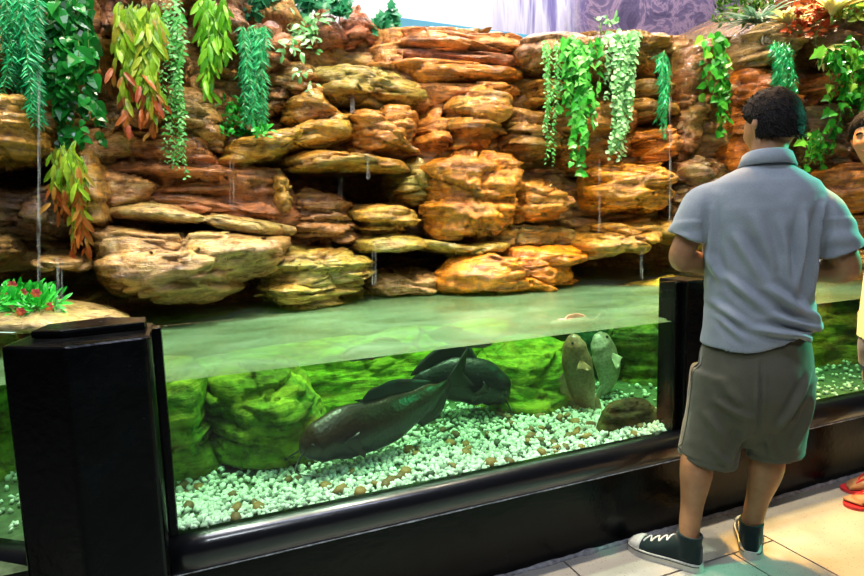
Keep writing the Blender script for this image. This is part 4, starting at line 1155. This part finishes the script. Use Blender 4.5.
def bake(bm, name, voxel, mat, parent=None, smooth_it=4, fac=.5):
    """fuse the overlapping pieces into one continuous skin"""
    bmesh.ops.recalc_face_normals(bm, faces=bm.faces)
    me = bpy.data.meshes.new(name); bm.to_mesh(me); bm.free()
    o = bpy.data.objects.new(name, me); C.objects.link(o)
    r = o.modifiers.new('fuse', 'REMESH'); r.mode = 'VOXEL'; r.voxel_size = voxel
    if smooth_it:
        s = o.modifiers.new('relax', 'SMOOTH'); s.iterations = smooth_it; s.factor = fac
    dg = bpy.context.evaluated_depsgraph_get(); me2 = bpy.data.meshes.new_from_object(o.evaluated_get(dg))
    o.modifiers.clear(); o.data = me2; me2.name = name
    me2.materials.clear()
    for m in (mat if isinstance(mat, list) else [mat]): me2.materials.append(m)
    me2.polygons.foreach_set('use_smooth', [True]*len(me2.polygons))
    if parent is not None: o.parent = parent
    return o
def displace(o, fn):
    me = o.data; nr_ = [v.normal.copy() for v in me.vertices]
    for v, n_ in zip(me.vertices, nr_): v.co += n_*fn(v.co, n_)
    me.update()
def seg_d(px, pz, ax, az_, bx, bz):
    dx, dz = bx-ax, bz-az_; L2 = dx*dx+dz*dz; t = max(0, min(1, ((px-ax)*dx+(pz-az_)*dz)/L2))
    return math.hypot(px-ax-dx*t, pz-az_-dz*t), t

M_SKIN = skin_mat('tan_skin', (.32, .15, .065), (.43, .215, .10))
M_HAIR = None
def hair_mat():
    m, nt, out = new_mat('black_hair'); p = N(nt, 'ShaderNodeBsdfPrincipled', Roughness=.75); p.inputs['Specular IOR Level'].default_value = .2
    v = obj_vec(nt); mp = nt.nodes.new('ShaderNodeMapping'); mp.inputs['Scale'].default_value = (1, 1, .35); nt.links.new(v, mp.inputs['Vector'])
    n = tex_noise(nt, mp.outputs[0], 170, 4); r = ramp(nt, [(.35, (.004, .0035, .0035)), (.7, (.016, .012, .010))]); nt.links.new(n, r.inputs[0]); nt.links.new(r.outputs[0], p.inputs['Base Color'])
    b = N(nt, 'ShaderNodeBump', Strength=.8, Distance=.006); nt.links.new(n, b.inputs['Height']); nt.links.new(b.outputs[0], p.inputs['Normal']); nt.links.new(p.outputs[0], out.inputs[0]); return m
M_HAIR = hair_mat()
def hair_cap(parent, c, Rm, thick, front, sides, seed):
    bm = bmesh.new()
    def fr(d):
        z0 = front if d.y > .45 else (sides if d.y > -.1 else -.52)
        # hairline: high on the forehead, above the ears, down the nape
        t = sstep(-.35, .55, d.y); z0 = -.50*(1-t)+front*t
        if abs(d.x) > .6: z0 = max(z0, sides)if d.y > -.25 else z0
        m = sstep(z0-.10, z0+.16, d.z)
        tk = thick*(.75+.45*max(0, d.z))*(1+.15*noise.noise(d*4+Vector((seed, 0, 0)))+.08*noise.noise(d*11+Vector((seed, 3, 0))))
        return head_r(d)-.014*(1-m)+tk*m
    rows_R = head_sphere(bm, Vector((0, 0, 0)), 0, 0, fr, 110, 80)
    for v in bm.verts: v.co = c+Rm @ v.co
    # short tousled locks
    o = bm_obj('hair', bm, M_HAIR, parent)
    lv = Leaves(); n = 0
    rr = random.Random(seed)
    while n < 1500:
        d = Vector((rr.gauss(0, 1), rr.gauss(0, 1), rr.gauss(0, 1))).normalized()
        t = sstep(-.35, .55, d.y); z0 = -.50*(1-t)+front*t
        if abs(d.x) > .6 and d.y > -.25: z0 = max(z0, sides)
        if d.z < z0+.06: continue
        p = c+Rm @ (d*(fr(d)-.004)); dirv = Rm @ (Vector((d.x*.4, d.y*.5-.25, d.z*.3-.55))+d*.35)+Vector((rr.uniform(-.3, .3),)*3)
        lv.add(p, dirv, Rm @ d, rr.uniform(.012, .022), 'needle', .2, .3); n += 1
    f_ = [tuple(dict.fromkeys(f)) for f in lv.f]
    mesh_obj('hair_lock', lv.v, [f for f in f_ if len(f) > 2], M_HAIR, o, smooth=False)
    return o
def face_bits(parent, c, Rm):
    for sg in (1, -1):
        d = Vector((.33*sg, .93, .10)).normalized(); q = c+Rm @ (d*(head_r(d)-.0080))
        bm = bmesh.new(); bmesh.ops.create_uvsphere(bm, u_segments=20, v_segments=14, radius=.0112); bmesh.ops.translate(bm, verts=bm.verts, vec=q)
        e = bm_obj('eye', bm, simple('eye_white', (.8, .78, .74), .2), parent)
        bm = bmesh.new(); bmesh.ops.create_uvsphere(bm, u_segments=14, v_segments=10, radius=.0062); bmesh.ops.translate(bm, verts=bm.verts, vec=q+Rm @ Vector((0, .0062, 0)))
        bm_obj('iris', bm, simple('iris_brown', (.03, .015, .008), .1), e)
        bm = bmesh.new(); pts = []
        for t in (-1, -.4, .3, 1):
            d = Vector(((.33+.17*t)*sg, .9, .27+.03*(1-t*t))).normalized(); pts.append(c+Rm @ (d*(head_r(d)+.001)))
        tube(bm, pts, [.003, .0048, .0048, .0022], 8); bm_obj('eyebrow', bm, M_HAIR, parent)
    bm = bmesh.new(); pts = []
    for t in (-1, -.5, 0, .5, 1):
        d = Vector((.23*t, .92, -.50+.02*abs(t))).normalized(); pts.append(c+Rm @ (d*(head_r(d)-.0005)))
    tube(bm, pts, [.0015, .0042, .005, .0042, .0015], 8); bm_obj('lips', bm, simple('lips', (.34, .12, .08), .4), parent)

def body_mesh(parent_name, c_head, yaw_, tilt, neck, torso, arms, legs, feet=None, voxel=.0042):
    bm = bmesh.new()
    Rm = head_sphere(bm, c_head, yaw_, tilt, head_r)
    for sg in (1, -1):   # ears
        e = c_head+Rm @ Vector((.074*sg, -.012, .002))
        tube(bm, [e+Rm @ Vector((-.004*sg, .004, -.030)), e+Rm @ Vector((.008*sg, -.006, -.010)), e+Rm @ Vector((.014*sg, -.012, .012)), e+Rm @ Vector((.010*sg, -.012, .030))], [.008, .013, .018, .012], 14, .45, Rm @ Vector((.45*sg, -1, 0)))
    tube(bm, neck[0], neck[1], 22)
    loft(bm, torso, 32)
    for pts, rad, h in arms:
        tube(bm, pts, rad, 20)
        hand(bm, *h)
    for pts, rad in legs: tube(bm, pts, rad, 22)
    if feet:
        for f in feet: tube(bm, *f)
    return bm, Rm

# -------- the man in the grey polo shirt, seen from behind
AZ = math.radians(38)
MO = Vector((1.871, 1.529, 0))
def w2l(p): d = Vector(p)-MO; c, s = math.cos(AZ), math.sin(AZ); return Vector((d.x*c-d.y*s, d.x*s+d.y*c, d.z if len(d) > 2 else 0))
lheel, ltoe = w2l((1.678, 1.590, 0)), w2l((1.560, 1.812, 0))
lfd = (ltoe-lheel).normalized(); lheel = ltoe-lfd*.285
rheel = w2l((1.915, 1.540, 0)); rfd = Vector((math.sin(math.radians(9)), math.cos(math.radians(9)), 0))
lank = lheel+lfd*.055+Vector((0, 0, .10)); rank = rheel+rfd*.055+Vector((0, 0, .10))
hipL, hipR = Vector((-.085, .02, .87)), Vector((.10, .02, .87))
kneeL = Vector((-.165, .055, .49)); kneeR = Vector((.085, .06, .49))
shL, shR = Vector((-.165, 0, 1.365)), Vector((.175, 0, 1.35))
elL, elR = Vector((-.252, .00, 1.165)), Vector((.275, -.01, 1.125))
wrL, wrR = Vector((-.085, .205, 1.10)), Vector((.105, .205, 1.085))
headc = Vector((.035, .035, 1.607))
calfL = kneeL.lerp(lank, .30)+Vector((0, -.022, 0)); calfR = kneeR.lerp(rank, .30)+Vector((0, -.022, 0))
torso = [zring(.0, .02, .80, .10, .085), zring(.01, .02, .90, .138, .10), zring(.01, .02, 1.05, .145, .10), zring(.01, .02, 1.2, .158, .105), zring(.005, .015, 1.32, .165, .10), zring(.005, .005, 1.40, .16, .085), zring(.01, .0, 1.455, .09, .065)]
YAW_H = math.radians(30)
bm, RmM = body_mesh('person', headc, YAW_H, math.radians(-6),
    ([Vector((.012, -.01, 1.40)), Vector((.022, .0, 1.47)), Vector((.03, .012, 1.56))], [.072, .058, .057]), torso,
    [([shL, shL.lerp(elL, .5)+Vector((-.006, 0, 0)), elL, elL.lerp(wrL, .35), wrL], [.046, .045, .042, .042, .027], (wrL, (Vector((.10, .09, -.01))), Vector((-.3, .1, 1)), -1, .55)),
     ([shR, shR.lerp(elR, .5)+Vector((.006, 0, 0)), elR, elR.lerp(wrR, .35), wrR], [.046, .046, .043, .043, .028], (wrR, (Vector((-.10, .09, -.01))), Vector((.3, .1, 1)), 1, .55))],
    [([hipL, hipL.lerp(kneeL, .5), kneeL, calfL, kneeL.lerp(lank, .72), lank, lank+Vector((0, 0, -.05))], [.066, .058, .052, .060, .040, .036, .036]),
     ([hipR, hipR.lerp(kneeR, .5), kneeR, calfR, kneeR.lerp(rank, .72), rank, rank+Vector((0, 0, -.05))], [.066, .058, .053, .060, .040, .036, .036])])
man = bake(bm, 'person', .0042, M_SKIN, None, 5)
man.location = MO; man.rotation_euler = (0, 0, -AZ)
tag(man, 'man in grey polo shirt and olive shorts standing with his back turned', 'person')
hair_cap(man, headc, RmM, .026, .62, .30, 4)
face_bits(man, headc, RmM)

M_SHIRT = cloth_mat('grey_polo_cloth', (.30, .335, .36))
bm = bmesh.new()
prof = [(.845, .188, .138, .012, .018), (.90, .182, .134, .012, .018), (.98, .176, .130, .010, .018), (1.08, .174, .126, .008, .018), (1.18, .180, .128, .006, .018), (1.27, .190, .128, .005, .014), (1.34, .200, .122, .006, .008), (1.39, .200, .110, .006, .003), (1.425, .176, .096, .008, .0), (1.455, .128, .080, .012, -.002), (1.478, .088, .068, .016, -.003), (1.495, .068, .064, .020, .0)]
loft(bm, [zring(cx, cy, z, rx, ry) for z, rx, ry, cx, cy in prof[::-1]], 44, hollow=.05, sq=2.35)
for v in bm.verts:
    if v.co.z < 1.05:
        w_ = sstep(1.05, .86, v.co.z); t = max(-1, min(1, v.co.x/.19))
        v.co.z += w_*(.065*sstep(-.2, 1, t)-.012*(1-abs(t)))
        v.co.x += w_*.016*sstep(.3, 1, t)
def sleeve(sh, end, r0, r1, r2):
    d = (end-sh).normalized(); u = (Y_-d*d.y).normalized()
    tube(bm, [sh, sh.lerp(end, .4)+Vector((math.copysign(.022, end.x), 0, .022)), end], [r0, r1, r2], 26, .92, u, hollow=.035)
sleeve(Vector((-.115, .0, 1.392)), Vector((-.236, .0, 1.232)), .056, .072, .074)
sleeve(Vector((.120, .0, 1.378)), Vector((.258, -.005, 1.175)), .056, .073, .078)
shirt = bake(bm, 'shirt', .006, M_SHIRT, man, 10)
FOLDS = [(-.10, 1.26, .0, 1.08, .016, .007), (0, 1.08, .19, .93, .016, .011), (-.13, 1.12, .02, .98, .014, .007), (.02, .98, .20, .915, .013, .010), (-.16, 1.02, -.04, .93, .013, .006), (-.04, .93, .17, .895, .012, .008),
         (.115, 1.33, .105, 1.05, .014, .010), (.155, 1.30, .16, 1.02, .012, .008), (.105, 1.05, .19, .93, .014, .009), (-.05, 1.33, .04, 1.12, .02, .005), (.04, 1.30, .10, 1.0, .016, .006),
         (-.165, 1.36, -.155, 1.12, .012, .007), (-.17, 1.2, -.12, 1.06, .012, .006), (.175, 1.36, .172, 1.18, .012, .008), (-.14, .97, -.05, .88, .012, .005), (.06, .93, .19, .885, .010, .007)]
def shirt_fold(co, n_):
    d = 0
    if abs(co.x) < .215 and co.z < 1.42:
        bk = sstep(.5, -.1, n_.y)
        for ax, az_, bx, bz, w_, h_ in FOLDS:
            q, t = seg_d(co.x, co.z, ax, az_, bx, bz)
            if q < w_*3.2: d += 2.1*h_*bk*(math.exp(-(q/w_)**2)*1.25-.55*math.exp(-((q-w_*1.7)/w_)**2))*math.sin(PI*min(.98, max(.015, t)))**.75
    d += .004*noise.noise(co*9)+.002*noise.noise(co*22)
    if co.z < 1.30 and abs(co.x) > .19: d += .003*math.sin(co.z*90+co.y*30)
    return d
displace(shirt, shirt_fold)
# collar: a stand and a folded leaf, open at the throat
bm = bmesh.new()
rows = []
for i in range(41):
    a = math.radians(-90+ (i/40-.5)*300)       # centred on the nape, open at the front
    ca, sa = math.cos(a), math.sin(a); row = []
    lift = .012*(-sa) if sa < 0 else 0
    for r_, z_ in ((.061, 1.482), (.060, 1.520), (.064, 1.527), (.072, 1.520), (.086, 1.478), (.082, 1.476), (.070, 1.510), (.066, 1.482)):
        row.append(bm.verts.new((.020+ca*r_*1.08, .002+sa*r_*1.02+(1.5-z_)*.0, z_+lift)))
    rows.append(row)
for a, b in zip(rows, rows[1:]):
    for k in range(8): bm.faces.new((a[k], a[(k+1) % 8], b[(k+1) % 8], b[k]))
bm.faces.new(rows[0][::-1]); bm.faces.new(rows[-1])
bm_obj('collar', bm, M_SHIRT, shirt)

M_SHORTS = cloth_mat('olive_shorts_cloth', (.105, .100, .066), .18, 500, .9, .1)
bm = bmesh.new()
loft(bm, [zring(.012, .02, .90, .165, .112), zring(.012, .02, .84, .178, .126), zring(.012, .015, .76, .190, .138), zring(.010, .015, .68, .196, .142), zring(.006, .018, .60, .185, .132), zring(.0, .02, .53, .14, .10), zring(-.005, .03, .46, .07, .05)], 40, sq=2.3)
def short_leg(h, e, r0, r1, r2, tl):
    d = (e-h).normalized(); u = (X-d*d.x).normalized()
    rr_ = []
    for i in range(10):
        t = i/9; c = h.lerp(e, t); r = (r0+(r1-r0)*min(1, t*2)) if t < .5 else r1+(r2-r1)*(t-.5)*2
        rr_.append((c, r, r*1.12, u, Y_))
    b0 = len(bm.verts)
    loft(bm, rr_, 30, hollow=.06)
    bm.verts.ensure_lookup_table()
    for v in list(bm.verts)[b0:]:
        if v.co.z < e.z+.09: v.co.z += tl*(v.co.x-e.x)*sstep(e.z+.1, e.z, v.co.z)
short_leg(Vector((-.088, .02, .74)), Vector((-.138, .04, .385)), .116, .108, .106, -.05)
short_leg(Vector((.100, .02, .74)), Vector((.098, .05, .420)), .114, .102, .096, .16)
shorts = bake(bm, 'shorts', .006, M_SHORTS, man, 16)
SF = [(-.02, .60, -.14, .66, .014, .006), (-.02, .58, -.08, .42, .014, .006), (.03, .56, .07, .44, .012, .006), (-.17, .62, -.10, .50, .015, .005), (.165, .78, .06, .56, .012, .008), (.19, .70, .13, .48, .012, .008), (-.15, .48, -.06, .40, .012, .004), (.0, .82, .0, .55, .006, -.007), (-.12, .74, -.04, .62, .016, .004)]
def short_fold(co, n_):
    d = 0; bk = sstep(.6, -.1, n_.y)
    for ax, az_, bx, bz, w_, h_ in SF:
        q, t = seg_d(co.x, co.z, ax, az_, bx, bz)
        if q < w_*3.2: d += 1.8*h_*bk*math.sin(PI*min(.98, max(.015, t)))**.75*(math.exp(-(q/w_)**2)*1.2-.5*math.exp(-((q-w_*1.7)/w_)**2))
    d += .004*noise.noise(co*8+Vector((4, 0, 0)))+.0018*noise.noise(co*25)
    # stitched hems
    for e, tl, xs in ((.385, -.05, -.138), (.420, .16, .098)):
        if (co.x < -.02) == (xs < 0):
            z = co.z-tl*(co.x-xs)
            d -= .0030*math.exp(-((z-(e+.028))/.0035)**2)
    return d
displace(shorts, short_fold)
# side seam of the left leg and the slanted pocket edge
bm = bmesh.new()
bv = BVHTree.FromPolygons([v.co.copy() for v in shorts.data.vertices], [tuple(p.vertices) for p in shorts.data.polygons])
def on(o_bv, p, d):
    h = o_bv.ray_cast(Vector(p), Vector(d)); return h[0] if h[0] else Vector(p)
pts = [on(bv, (-.5, -.015+.02*t, .80-.40*t), (1, 0, 0))+Vector((-.0004, 0, 0)) for t in [i/14 for i in range(15)]]
tube(bm, pts, [.0022]*15, 6, sub=2); bm_obj('side_seam', bm, M_SHORTS, shorts)
bm = bmesh.new()
pts = [on(bv, (-.5, -.005+.075*t*t, .705+.13*t), (1, 0, 0)) for t in [i/8 for i in range(9)]]
tube(bm, pts, [.0032]*9, 6, sub=2); bm_obj('pocket_edge', bm, simple('pocket_lining', (.05, .05, .035), .9), shorts)

# canvas high-top shoes
M_CANVAS = cloth_mat('dark_canvas', (.007, .019, .020), .3, 600, .85, .2)
M_RUBBER = simple('white_rubber', (.62, .62, .56), .5, var=.12, nscale=20)
M_LACE = simple('white_lace', (.8, .8, .76), .8)
M_BLK = simple('black_stripe', (.015, .015, .018), .6)
def shoe(parent, heel, fd, label, inner):
    """heel: floor point at the back of the heel, fd: direction of the toe, inner: +1 when the inner side lies to the right of fd"""
    s = Vector((fd.y, -fd.x, 0))
    def q(a, b, c): return heel+s*a+fd*b+Z*c
    half = [(0, .002), (.003, .014), (.010, .025), (.024, .033), (.06, .037), (.11, .039), (.16, .046), (.20, .050), (.24, .045), (.27, .030), (.285, .010)]
    def hw(b):
        for (b0, w0), (b1, w1) in zip(half, half[1:]):
            if b <= b1: return w0+(w1-w0)*(b-b0)/(b1-b0)
        return .0
    bm = bmesh.new()
    hz = [(.006, .090), (.014, .115), (.04, .12), (.08, .118), (.11, .100), (.15, .078), (.19, .062), (.23, .052), (.265, .040), (.278, .028)]
    rings = []
    for b, h in hz: rings.append((q(0, b, h*.5+.004), hw(b)*.97, h*.5, s, Z))
    loft(bm, rings, 26, sq=2.5)
    tube(bm, [q(0, .060, .06), q(0, .054, .10), q(0, .050, .138)], [.042, .042, .044], 24, 1.08, s, hollow=.03)
    up_ = bake(bm, 'shoe', .004, M_CANVAS, parent, 4); up_['label'] = label
    bm = bmesh.new(); out = [(a_, b) for b, a_ in [(b, hw(b)+.003) for b in [0, .002, .005, .008, .012, .017]+[.023+i*.262/28 for i in range(29)]]]
    pl = [(w_, b) for w_, b in out]+[(-w_, b) for w_, b in out[::-1]]
    lo = [bm.verts.new(q(w_, b, .0)) for w_, b in pl]; hi = [bm.verts.new(q(w_, b, .030)) for w_, b in pl]; n_ = len(pl)
    bm.faces.new(lo[::-1]); bm.faces.new(hi)
    for i in range(n_): bm.faces.new((lo[i], lo[(i+1) % n_], hi[(i+1) % n_], hi[i]))
    so = bm_obj('sole', bm, M_RUBBER, up_, smooth=False)
    bm = bmesh.new()
    tube(bm, [q(w_*1.02, b, .024) for w_, b in pl[2:-2:2]], [.0018]*len(pl[2:-2:2]), 6, sub=2); bm_obj('sole_stripe', bm, M_BLK, so)
    bm = bmesh.new()
    rings = [(q(0, b, h*.5+.006), hw(b)*1.01+.001, h*.5+.001, s, Z) for b, h in ((.225, .058), (.240, .055), (.256, .048), (.268, .040), (.277, .030))]
    loft(bm, rings, 26, sq=2.5); bm_obj('toe_cap', bm, M_RUBBER, up_)
    vs_ = [v.co.copy() for v in up_.data.vertices]; bvh = BVHTree.FromPolygons(vs_, [tuple(p.vertices) for p in up_.data.polygons])
    for k in range(7):
        b = .118+.015*k; st_ = []
        for t in (-1, -.6, 0, .6, 1):
            p = q(t*.023, b+.006*t*(1 if k % 2 else -1), .2); h_ = bvh.ray_cast(p, -Z); st_.append((h_[0] or p)+Z*.002)
        bm = bmesh.new(); tube(bm, st_, [.0030]*5, 7, sub=3); bm_obj('lace', bm, M_LACE, up_)
    # round ankle patch with a star on the inner side
    c0 = q(.2*inner, .062, .095); h_ = bvh.ray_cast(c0, -s*inner); c1 = (h_[0] or q(.04*inner, .062, .095)); nn = s*inner
    bm = bmesh.new(); lo = [bm.verts.new(c1+nn*.0005-nn*.004+(fd*math.cos(a)+Z*math.sin(a))*.019) for a in [i*2*PI/28 for i in range(28)]]
    hi = [bm.verts.new(v.co+nn*.007) for v in lo]; bm.faces.new(lo); bm.faces.new(hi[::-1])
    for i in range(28): bm.faces.new((lo[i], lo[(i+1) % 28], hi[(i+1) % 28], hi[i]))
    pt_ = bm_obj('ankle_patch', bm, M_RUBBER, up_, smooth=False)
    bm = bmesh.new(); pts = []
    for i in range(10):
        a = PI/2+i*PI/5; r = .010 if i % 2 == 0 else .0042; pts.append(c1+nn*.0045+(fd*math.cos(a)+Z*math.sin(a))*r)
    f_ = [bm.verts.new(p) for p in pts]; g_ = [bm.verts.new(p-nn*.002) for p in pts]
    bm.faces.new(f_); bm.faces.new(g_[::-1])
    for i in range(10): bm.faces.new((f_[i], f_[(i+1) % 10], g_[(i+1) % 10], g_[i]))
    bm_obj('star', bm, simple('patch_blue', (.03, .05, .12), .6), pt_, smooth=False)
    return up_
shoe(man, lheel, lfd, 'dark canvas high-top shoe with white toe, turned sideways', 1)
shoe(man, rheel, rfd, 'dark canvas high-top shoe seen from the heel', -1)

# -------- the second person at the right edge, facing the man
PO = Vector((2.84, 1.60, 0)); PAZ = math.radians(60)
hc = Vector((0, .150, 1.602))
hl, hr = Vector((-.085, 0, .87)), Vector((.085, 0, .87))
f1, f2 = Vector((.0, -.06, 0)), Vector((.15, -.13, 0))     # heels
toe_l, toe_r = Vector((-.2, .98, 0)).normalized(), Vector((-.15, .98, 0)).normalized()
aL, aR = f1+toe_l*.05+Z*.095, f2+toe_r*.05+Z*.095
kL, kR = Vector((-.04, .02, .48)), Vector((.12, -.02, .48))
s1, s2 = Vector((-.175, -.01, 1.385)), Vector((.175, -.01, 1.385))
e1, e2 = Vector((-.225, -.03, 1.11)), Vector((.205, -.05, 1.11))
w1, w2 = Vector((-.215, .02, .875)), Vector((.180, .02, .875))
tor = [zring(0, .0, .82, .12, .09), zring(0, .0, .92, .14, .092), zring(0, .0, 1.05, .13, .088), zring(0, .0, 1.2, .14, .088), zring(0, .0, 1.32, .145, .086), zring(0, -.01, 1.40, .14, .08), zring(0, -.01, 1.45, .08, .06)]
def foot(h_, d_):
    return ([h_+d_*.03+Z*.045, h_+d_*.09+Z*.052, h_+d_*.16+Z*.040, h_+d_*.215+Z*.030], [.030, .036, .042, .034], 18, .62, Vector((d_.y, -d_.x, 0)))
bm, RmP = body_mesh('person', hc, math.radians(45), 0, ([Vector((0, -.02, 1.40)), Vector((0, .035, 1.47)), Vector((0, .125, 1.55))], [.066, .054, .053]), tor,
    [([s1, s1.lerp(e1, .5), e1, e1.lerp(w1, .35), w1], [.050, .043, .038, .037, .025], (w1, Vector((0, .12, -1)), Vector((-1, .1, 0)), 1, .3)),
     ([s2, s2.lerp(e2, .5), e2, e2.lerp(w2, .35), w2], [.050, .043, .038, .037, .025], (w2, Vector((0, .12, -1)), Vector((1, .1, 0)), -1, .3))],
    [([hl, hl.lerp(kL, .5), kL, kL.lerp(aL, .3)-Y_*.02, kL.lerp(aL, .72), aL, aL-Z*.055], [.088, .075, .054, .056, .038, .034, .034]),
     ([hr, hr.lerp(kR, .5), kR, kR.lerp(aR, .3)-Y_*.02, kR.lerp(aR, .72), aR, aR-Z*.055], [.088, .075, .054, .056, .038, .034, .034])],
    [foot(f1, toe_l), foot(f2, toe_r)] + [([h_+d_*.19+Vector((d_.y, -d_.x, 0))*(a*sg)+Z*.028, h_+d_*(.19+L*.6)+Vector((d_.y, -d_.x, 0))*(a*sg)+Z*.029, h_+d_*(.19+L)+Vector((d_.y, -d_.x, 0))*(a*sg)+Z*.025], [r, r, r*.85], 10)
      for h_, d_, sg in ((f1, toe_l, 1), (f2, toe_r, -1)) for a, L, r in ((.026, .062, .0125), (.010, .060, .009), (-.004, .054, .0085), (-.017, .046, .008), (-.029, .036, .008))])
lady = bake(bm, 'person', .0042, M_SKIN, None, 4)
lady.location = PO; lady.rotation_euler = (0, 0, PAZ)
tag(lady, 'dark-haired person in pale yellow top and red flip-flops facing the man', 'person')
hair_cap(lady, hc, RmP, .024, .56, .1, 9)
face_bits(lady, hc, RmP)
bm = bmesh.new()
loft(bm, [zring(0, 0, z, rx, ry) for z, rx, ry in ((1.478, .085, .066), (1.455, .12, .078), (1.425, .165, .094), (1.38, .185, .108), (1.30, .182, .120), (1.18, .176, .116), (1.05, .174, .118), (.92, .184, .124), (.80, .192, .130), (.74, .196, .134))], 40, hollow=.05, sq=2.3)
for sh_, sg in ((s1, -1), (s2, 1)):
    tube(bm, [sh_+Vector((-.01*sg, 0, 0)), sh_+Vector((.028*sg, -.01, -.10)), sh_+Vector((.042*sg, -.015, -.19))], [.072, .072, .070], 24, hollow=.03)
top = bake(bm, 'top', .006, cloth_mat('pale_yellow_cloth', (.62, .66, .30)), lady, 4)
displace(top, lambda co, n_: .006*noise.noise(Vector((co.x*12, co.y*12, co.z*3)))+.003*noise.noise(co*15))
bm = bmesh.new()
loft(bm, [zring(0, 0, .88, .16, .115), zring(0, 0, .80, .182, .128), zring(0, 0, .70, .186, .130), zring(0, .0, .62, .178, .12), zring(0, 0, .57, .15, .10)], 36, sq=2.3)
for h_, k_ in ((hl, kL), (hr, kR)): tube(bm, [h_-Z*.1, h_.lerp(k_, .55), k_+Z*.03], [.100, .092, .082], 26, hollow=.05)
bt = bake(bm, 'trousers', .006, cloth_mat('dark_blue_denim', (.03, .04, .07), .3), lady, 4)
displace(bt, lambda co, n_: .004*noise.noise(co*14))
M_RED = simple('red_rubber', (.5, .02, .03), .45)
for h_, d_, sg in ((f1, toe_l, 1), (f2, toe_r, -1)):
    sd = Vector((d_.y, -d_.x, 0))
    def fq(a, b, c): return h_+sd*a+d_*b+Z*c
    bm = bmesh.new(); ow = [(0, .018), (.02, .030), (.08, .034), (.14, .038), (.20, .047), (.24, .044), (.262, .030), (.272, .008)]
    pl = [(w_, b) for b, w_ in ow]+[(-w_, b) for b, w_ in ow[::-1]]
    lo = [bm.verts.new(fq(w_, b, 0)) for w_, b in pl]; hi = [bm.verts.new(fq(w_, b, .016)) for w_, b in pl]
    bm.faces.new(lo[::-1]); bm.faces.new(hi)
    for i in range(len(pl)): bm.faces.new((lo[i], lo[(i+1) % len(pl)], hi[(i+1) % len(pl)], hi[i]))
    bevel(bm, .003)
    sl = bm_obj('flip_flop', bm, M_RED, lady, smooth=False); sl['label'] = 'red flip-flop sandal'
    bm = bmesh.new()
    for a in (.040, -.040):
        tube(bm, [fq(a, .10, .018), fq(a*.85, .135, .062), fq(a*.4, .175, .062), fq(.018*sg, .215, .046), fq(.018*sg, .222, .016)], [.008, .007, .007, .006, .004], 10, .5, Z)
    bm_obj('strap', bm, M_RED, sl)

# ------------------------------------------------------------------ lights
def aim(o, tgt):
    d = Vector(tgt)-o.location; o.rotation_euler = d.to_track_quat('-Z', 'Y').to_euler()
def spot(name, loc, tgt, power, col, size=60, blend=.6, rad=.08):
    l = bpy.data.lights.new(name, 'SPOT'); l.energy = power; l.color = col; l.spot_size = math.radians(size); l.spot_blend = blend; l.shadow_soft_size = rad
    o = bpy.data.objects.new(name, l); o.location = loc; aim(o, tgt); C.objects.link(o); return o
def area(name, loc, tgt, power, col, sx, sy):
    l = bpy.data.lights.new(name, 'AREA'); l.shape = 'RECTANGLE'; l.size = sx; l.size_y = sy; l.energy = power; l.color = col
    o = bpy.data.objects.new(name, l); o.location = loc; aim(o, tgt); C.objects.link(o); return o
WARM = (1, .86, .62); WHITE = (1, .87, .66)
for x, pw in ((-.9, 250), (.35, 400), (1.3, 720), (2.2, 600), (3.2, 400), (4.4, 400)):
    spot('ceiling_spot', (x, 1.95, 4.3), (x+.1, 3.2, 1.4), pw*.62, WHITE, 75, .8, .06)
for x, pw in ((-.75, 420), (.2, 620), (1.0, 760), (1.8, 560), (2.7, 420), (3.7, 560)):
    spot('tank_spot', (x, 2.6, 3.7), (x, 2.42, .4), pw, (.95, 1, .85), 38, .8, .06)
area('mural_light', (2.0, 4.3, 4.9), (2.0, 5.0, 2.6), 260, (1, 1, 1), 7, .4)
spot('floor_spot', (2.2, 2.5, 3.9), (2.62, 1.32, 0), 1500, (1, .50, .08), 35, .7, .06)
area('hall_light', (.2, -.3, 3.3), (1.9, 1.5, 1.0), 26, (.85, .93, 1), .8, .4)
area('ceiling_strip', (.5, 1.25, 3.5), (.7, 1.5, 0), 42, (.66, .72, 1), 3.0, .15)
spot('teal_spot', (4.3, 1.0, 2.3), (1.95, 1.5, .95), 620, (.10, 1, .58), 34, .7, .06)
w = bpy.data.worlds.new('hall'); sc.world = w; w.use_nodes = True
w.node_tree.nodes['Background'].inputs[0].default_value = (.55, .6, .8, 1)
w.node_tree.nodes['Background'].inputs[1].default_value = .035
sc.view_settings.view_transform = 'Standard'; sc.view_settings.look = 'None'; sc.view_settings.gamma = 1; sc.view_settings.use_curve_mapping = False
sc.view_settings.exposure = 0.15
sc.cycles.transparent_max_bounces = 16
sc.cycles.sample_clamp_indirect = 6
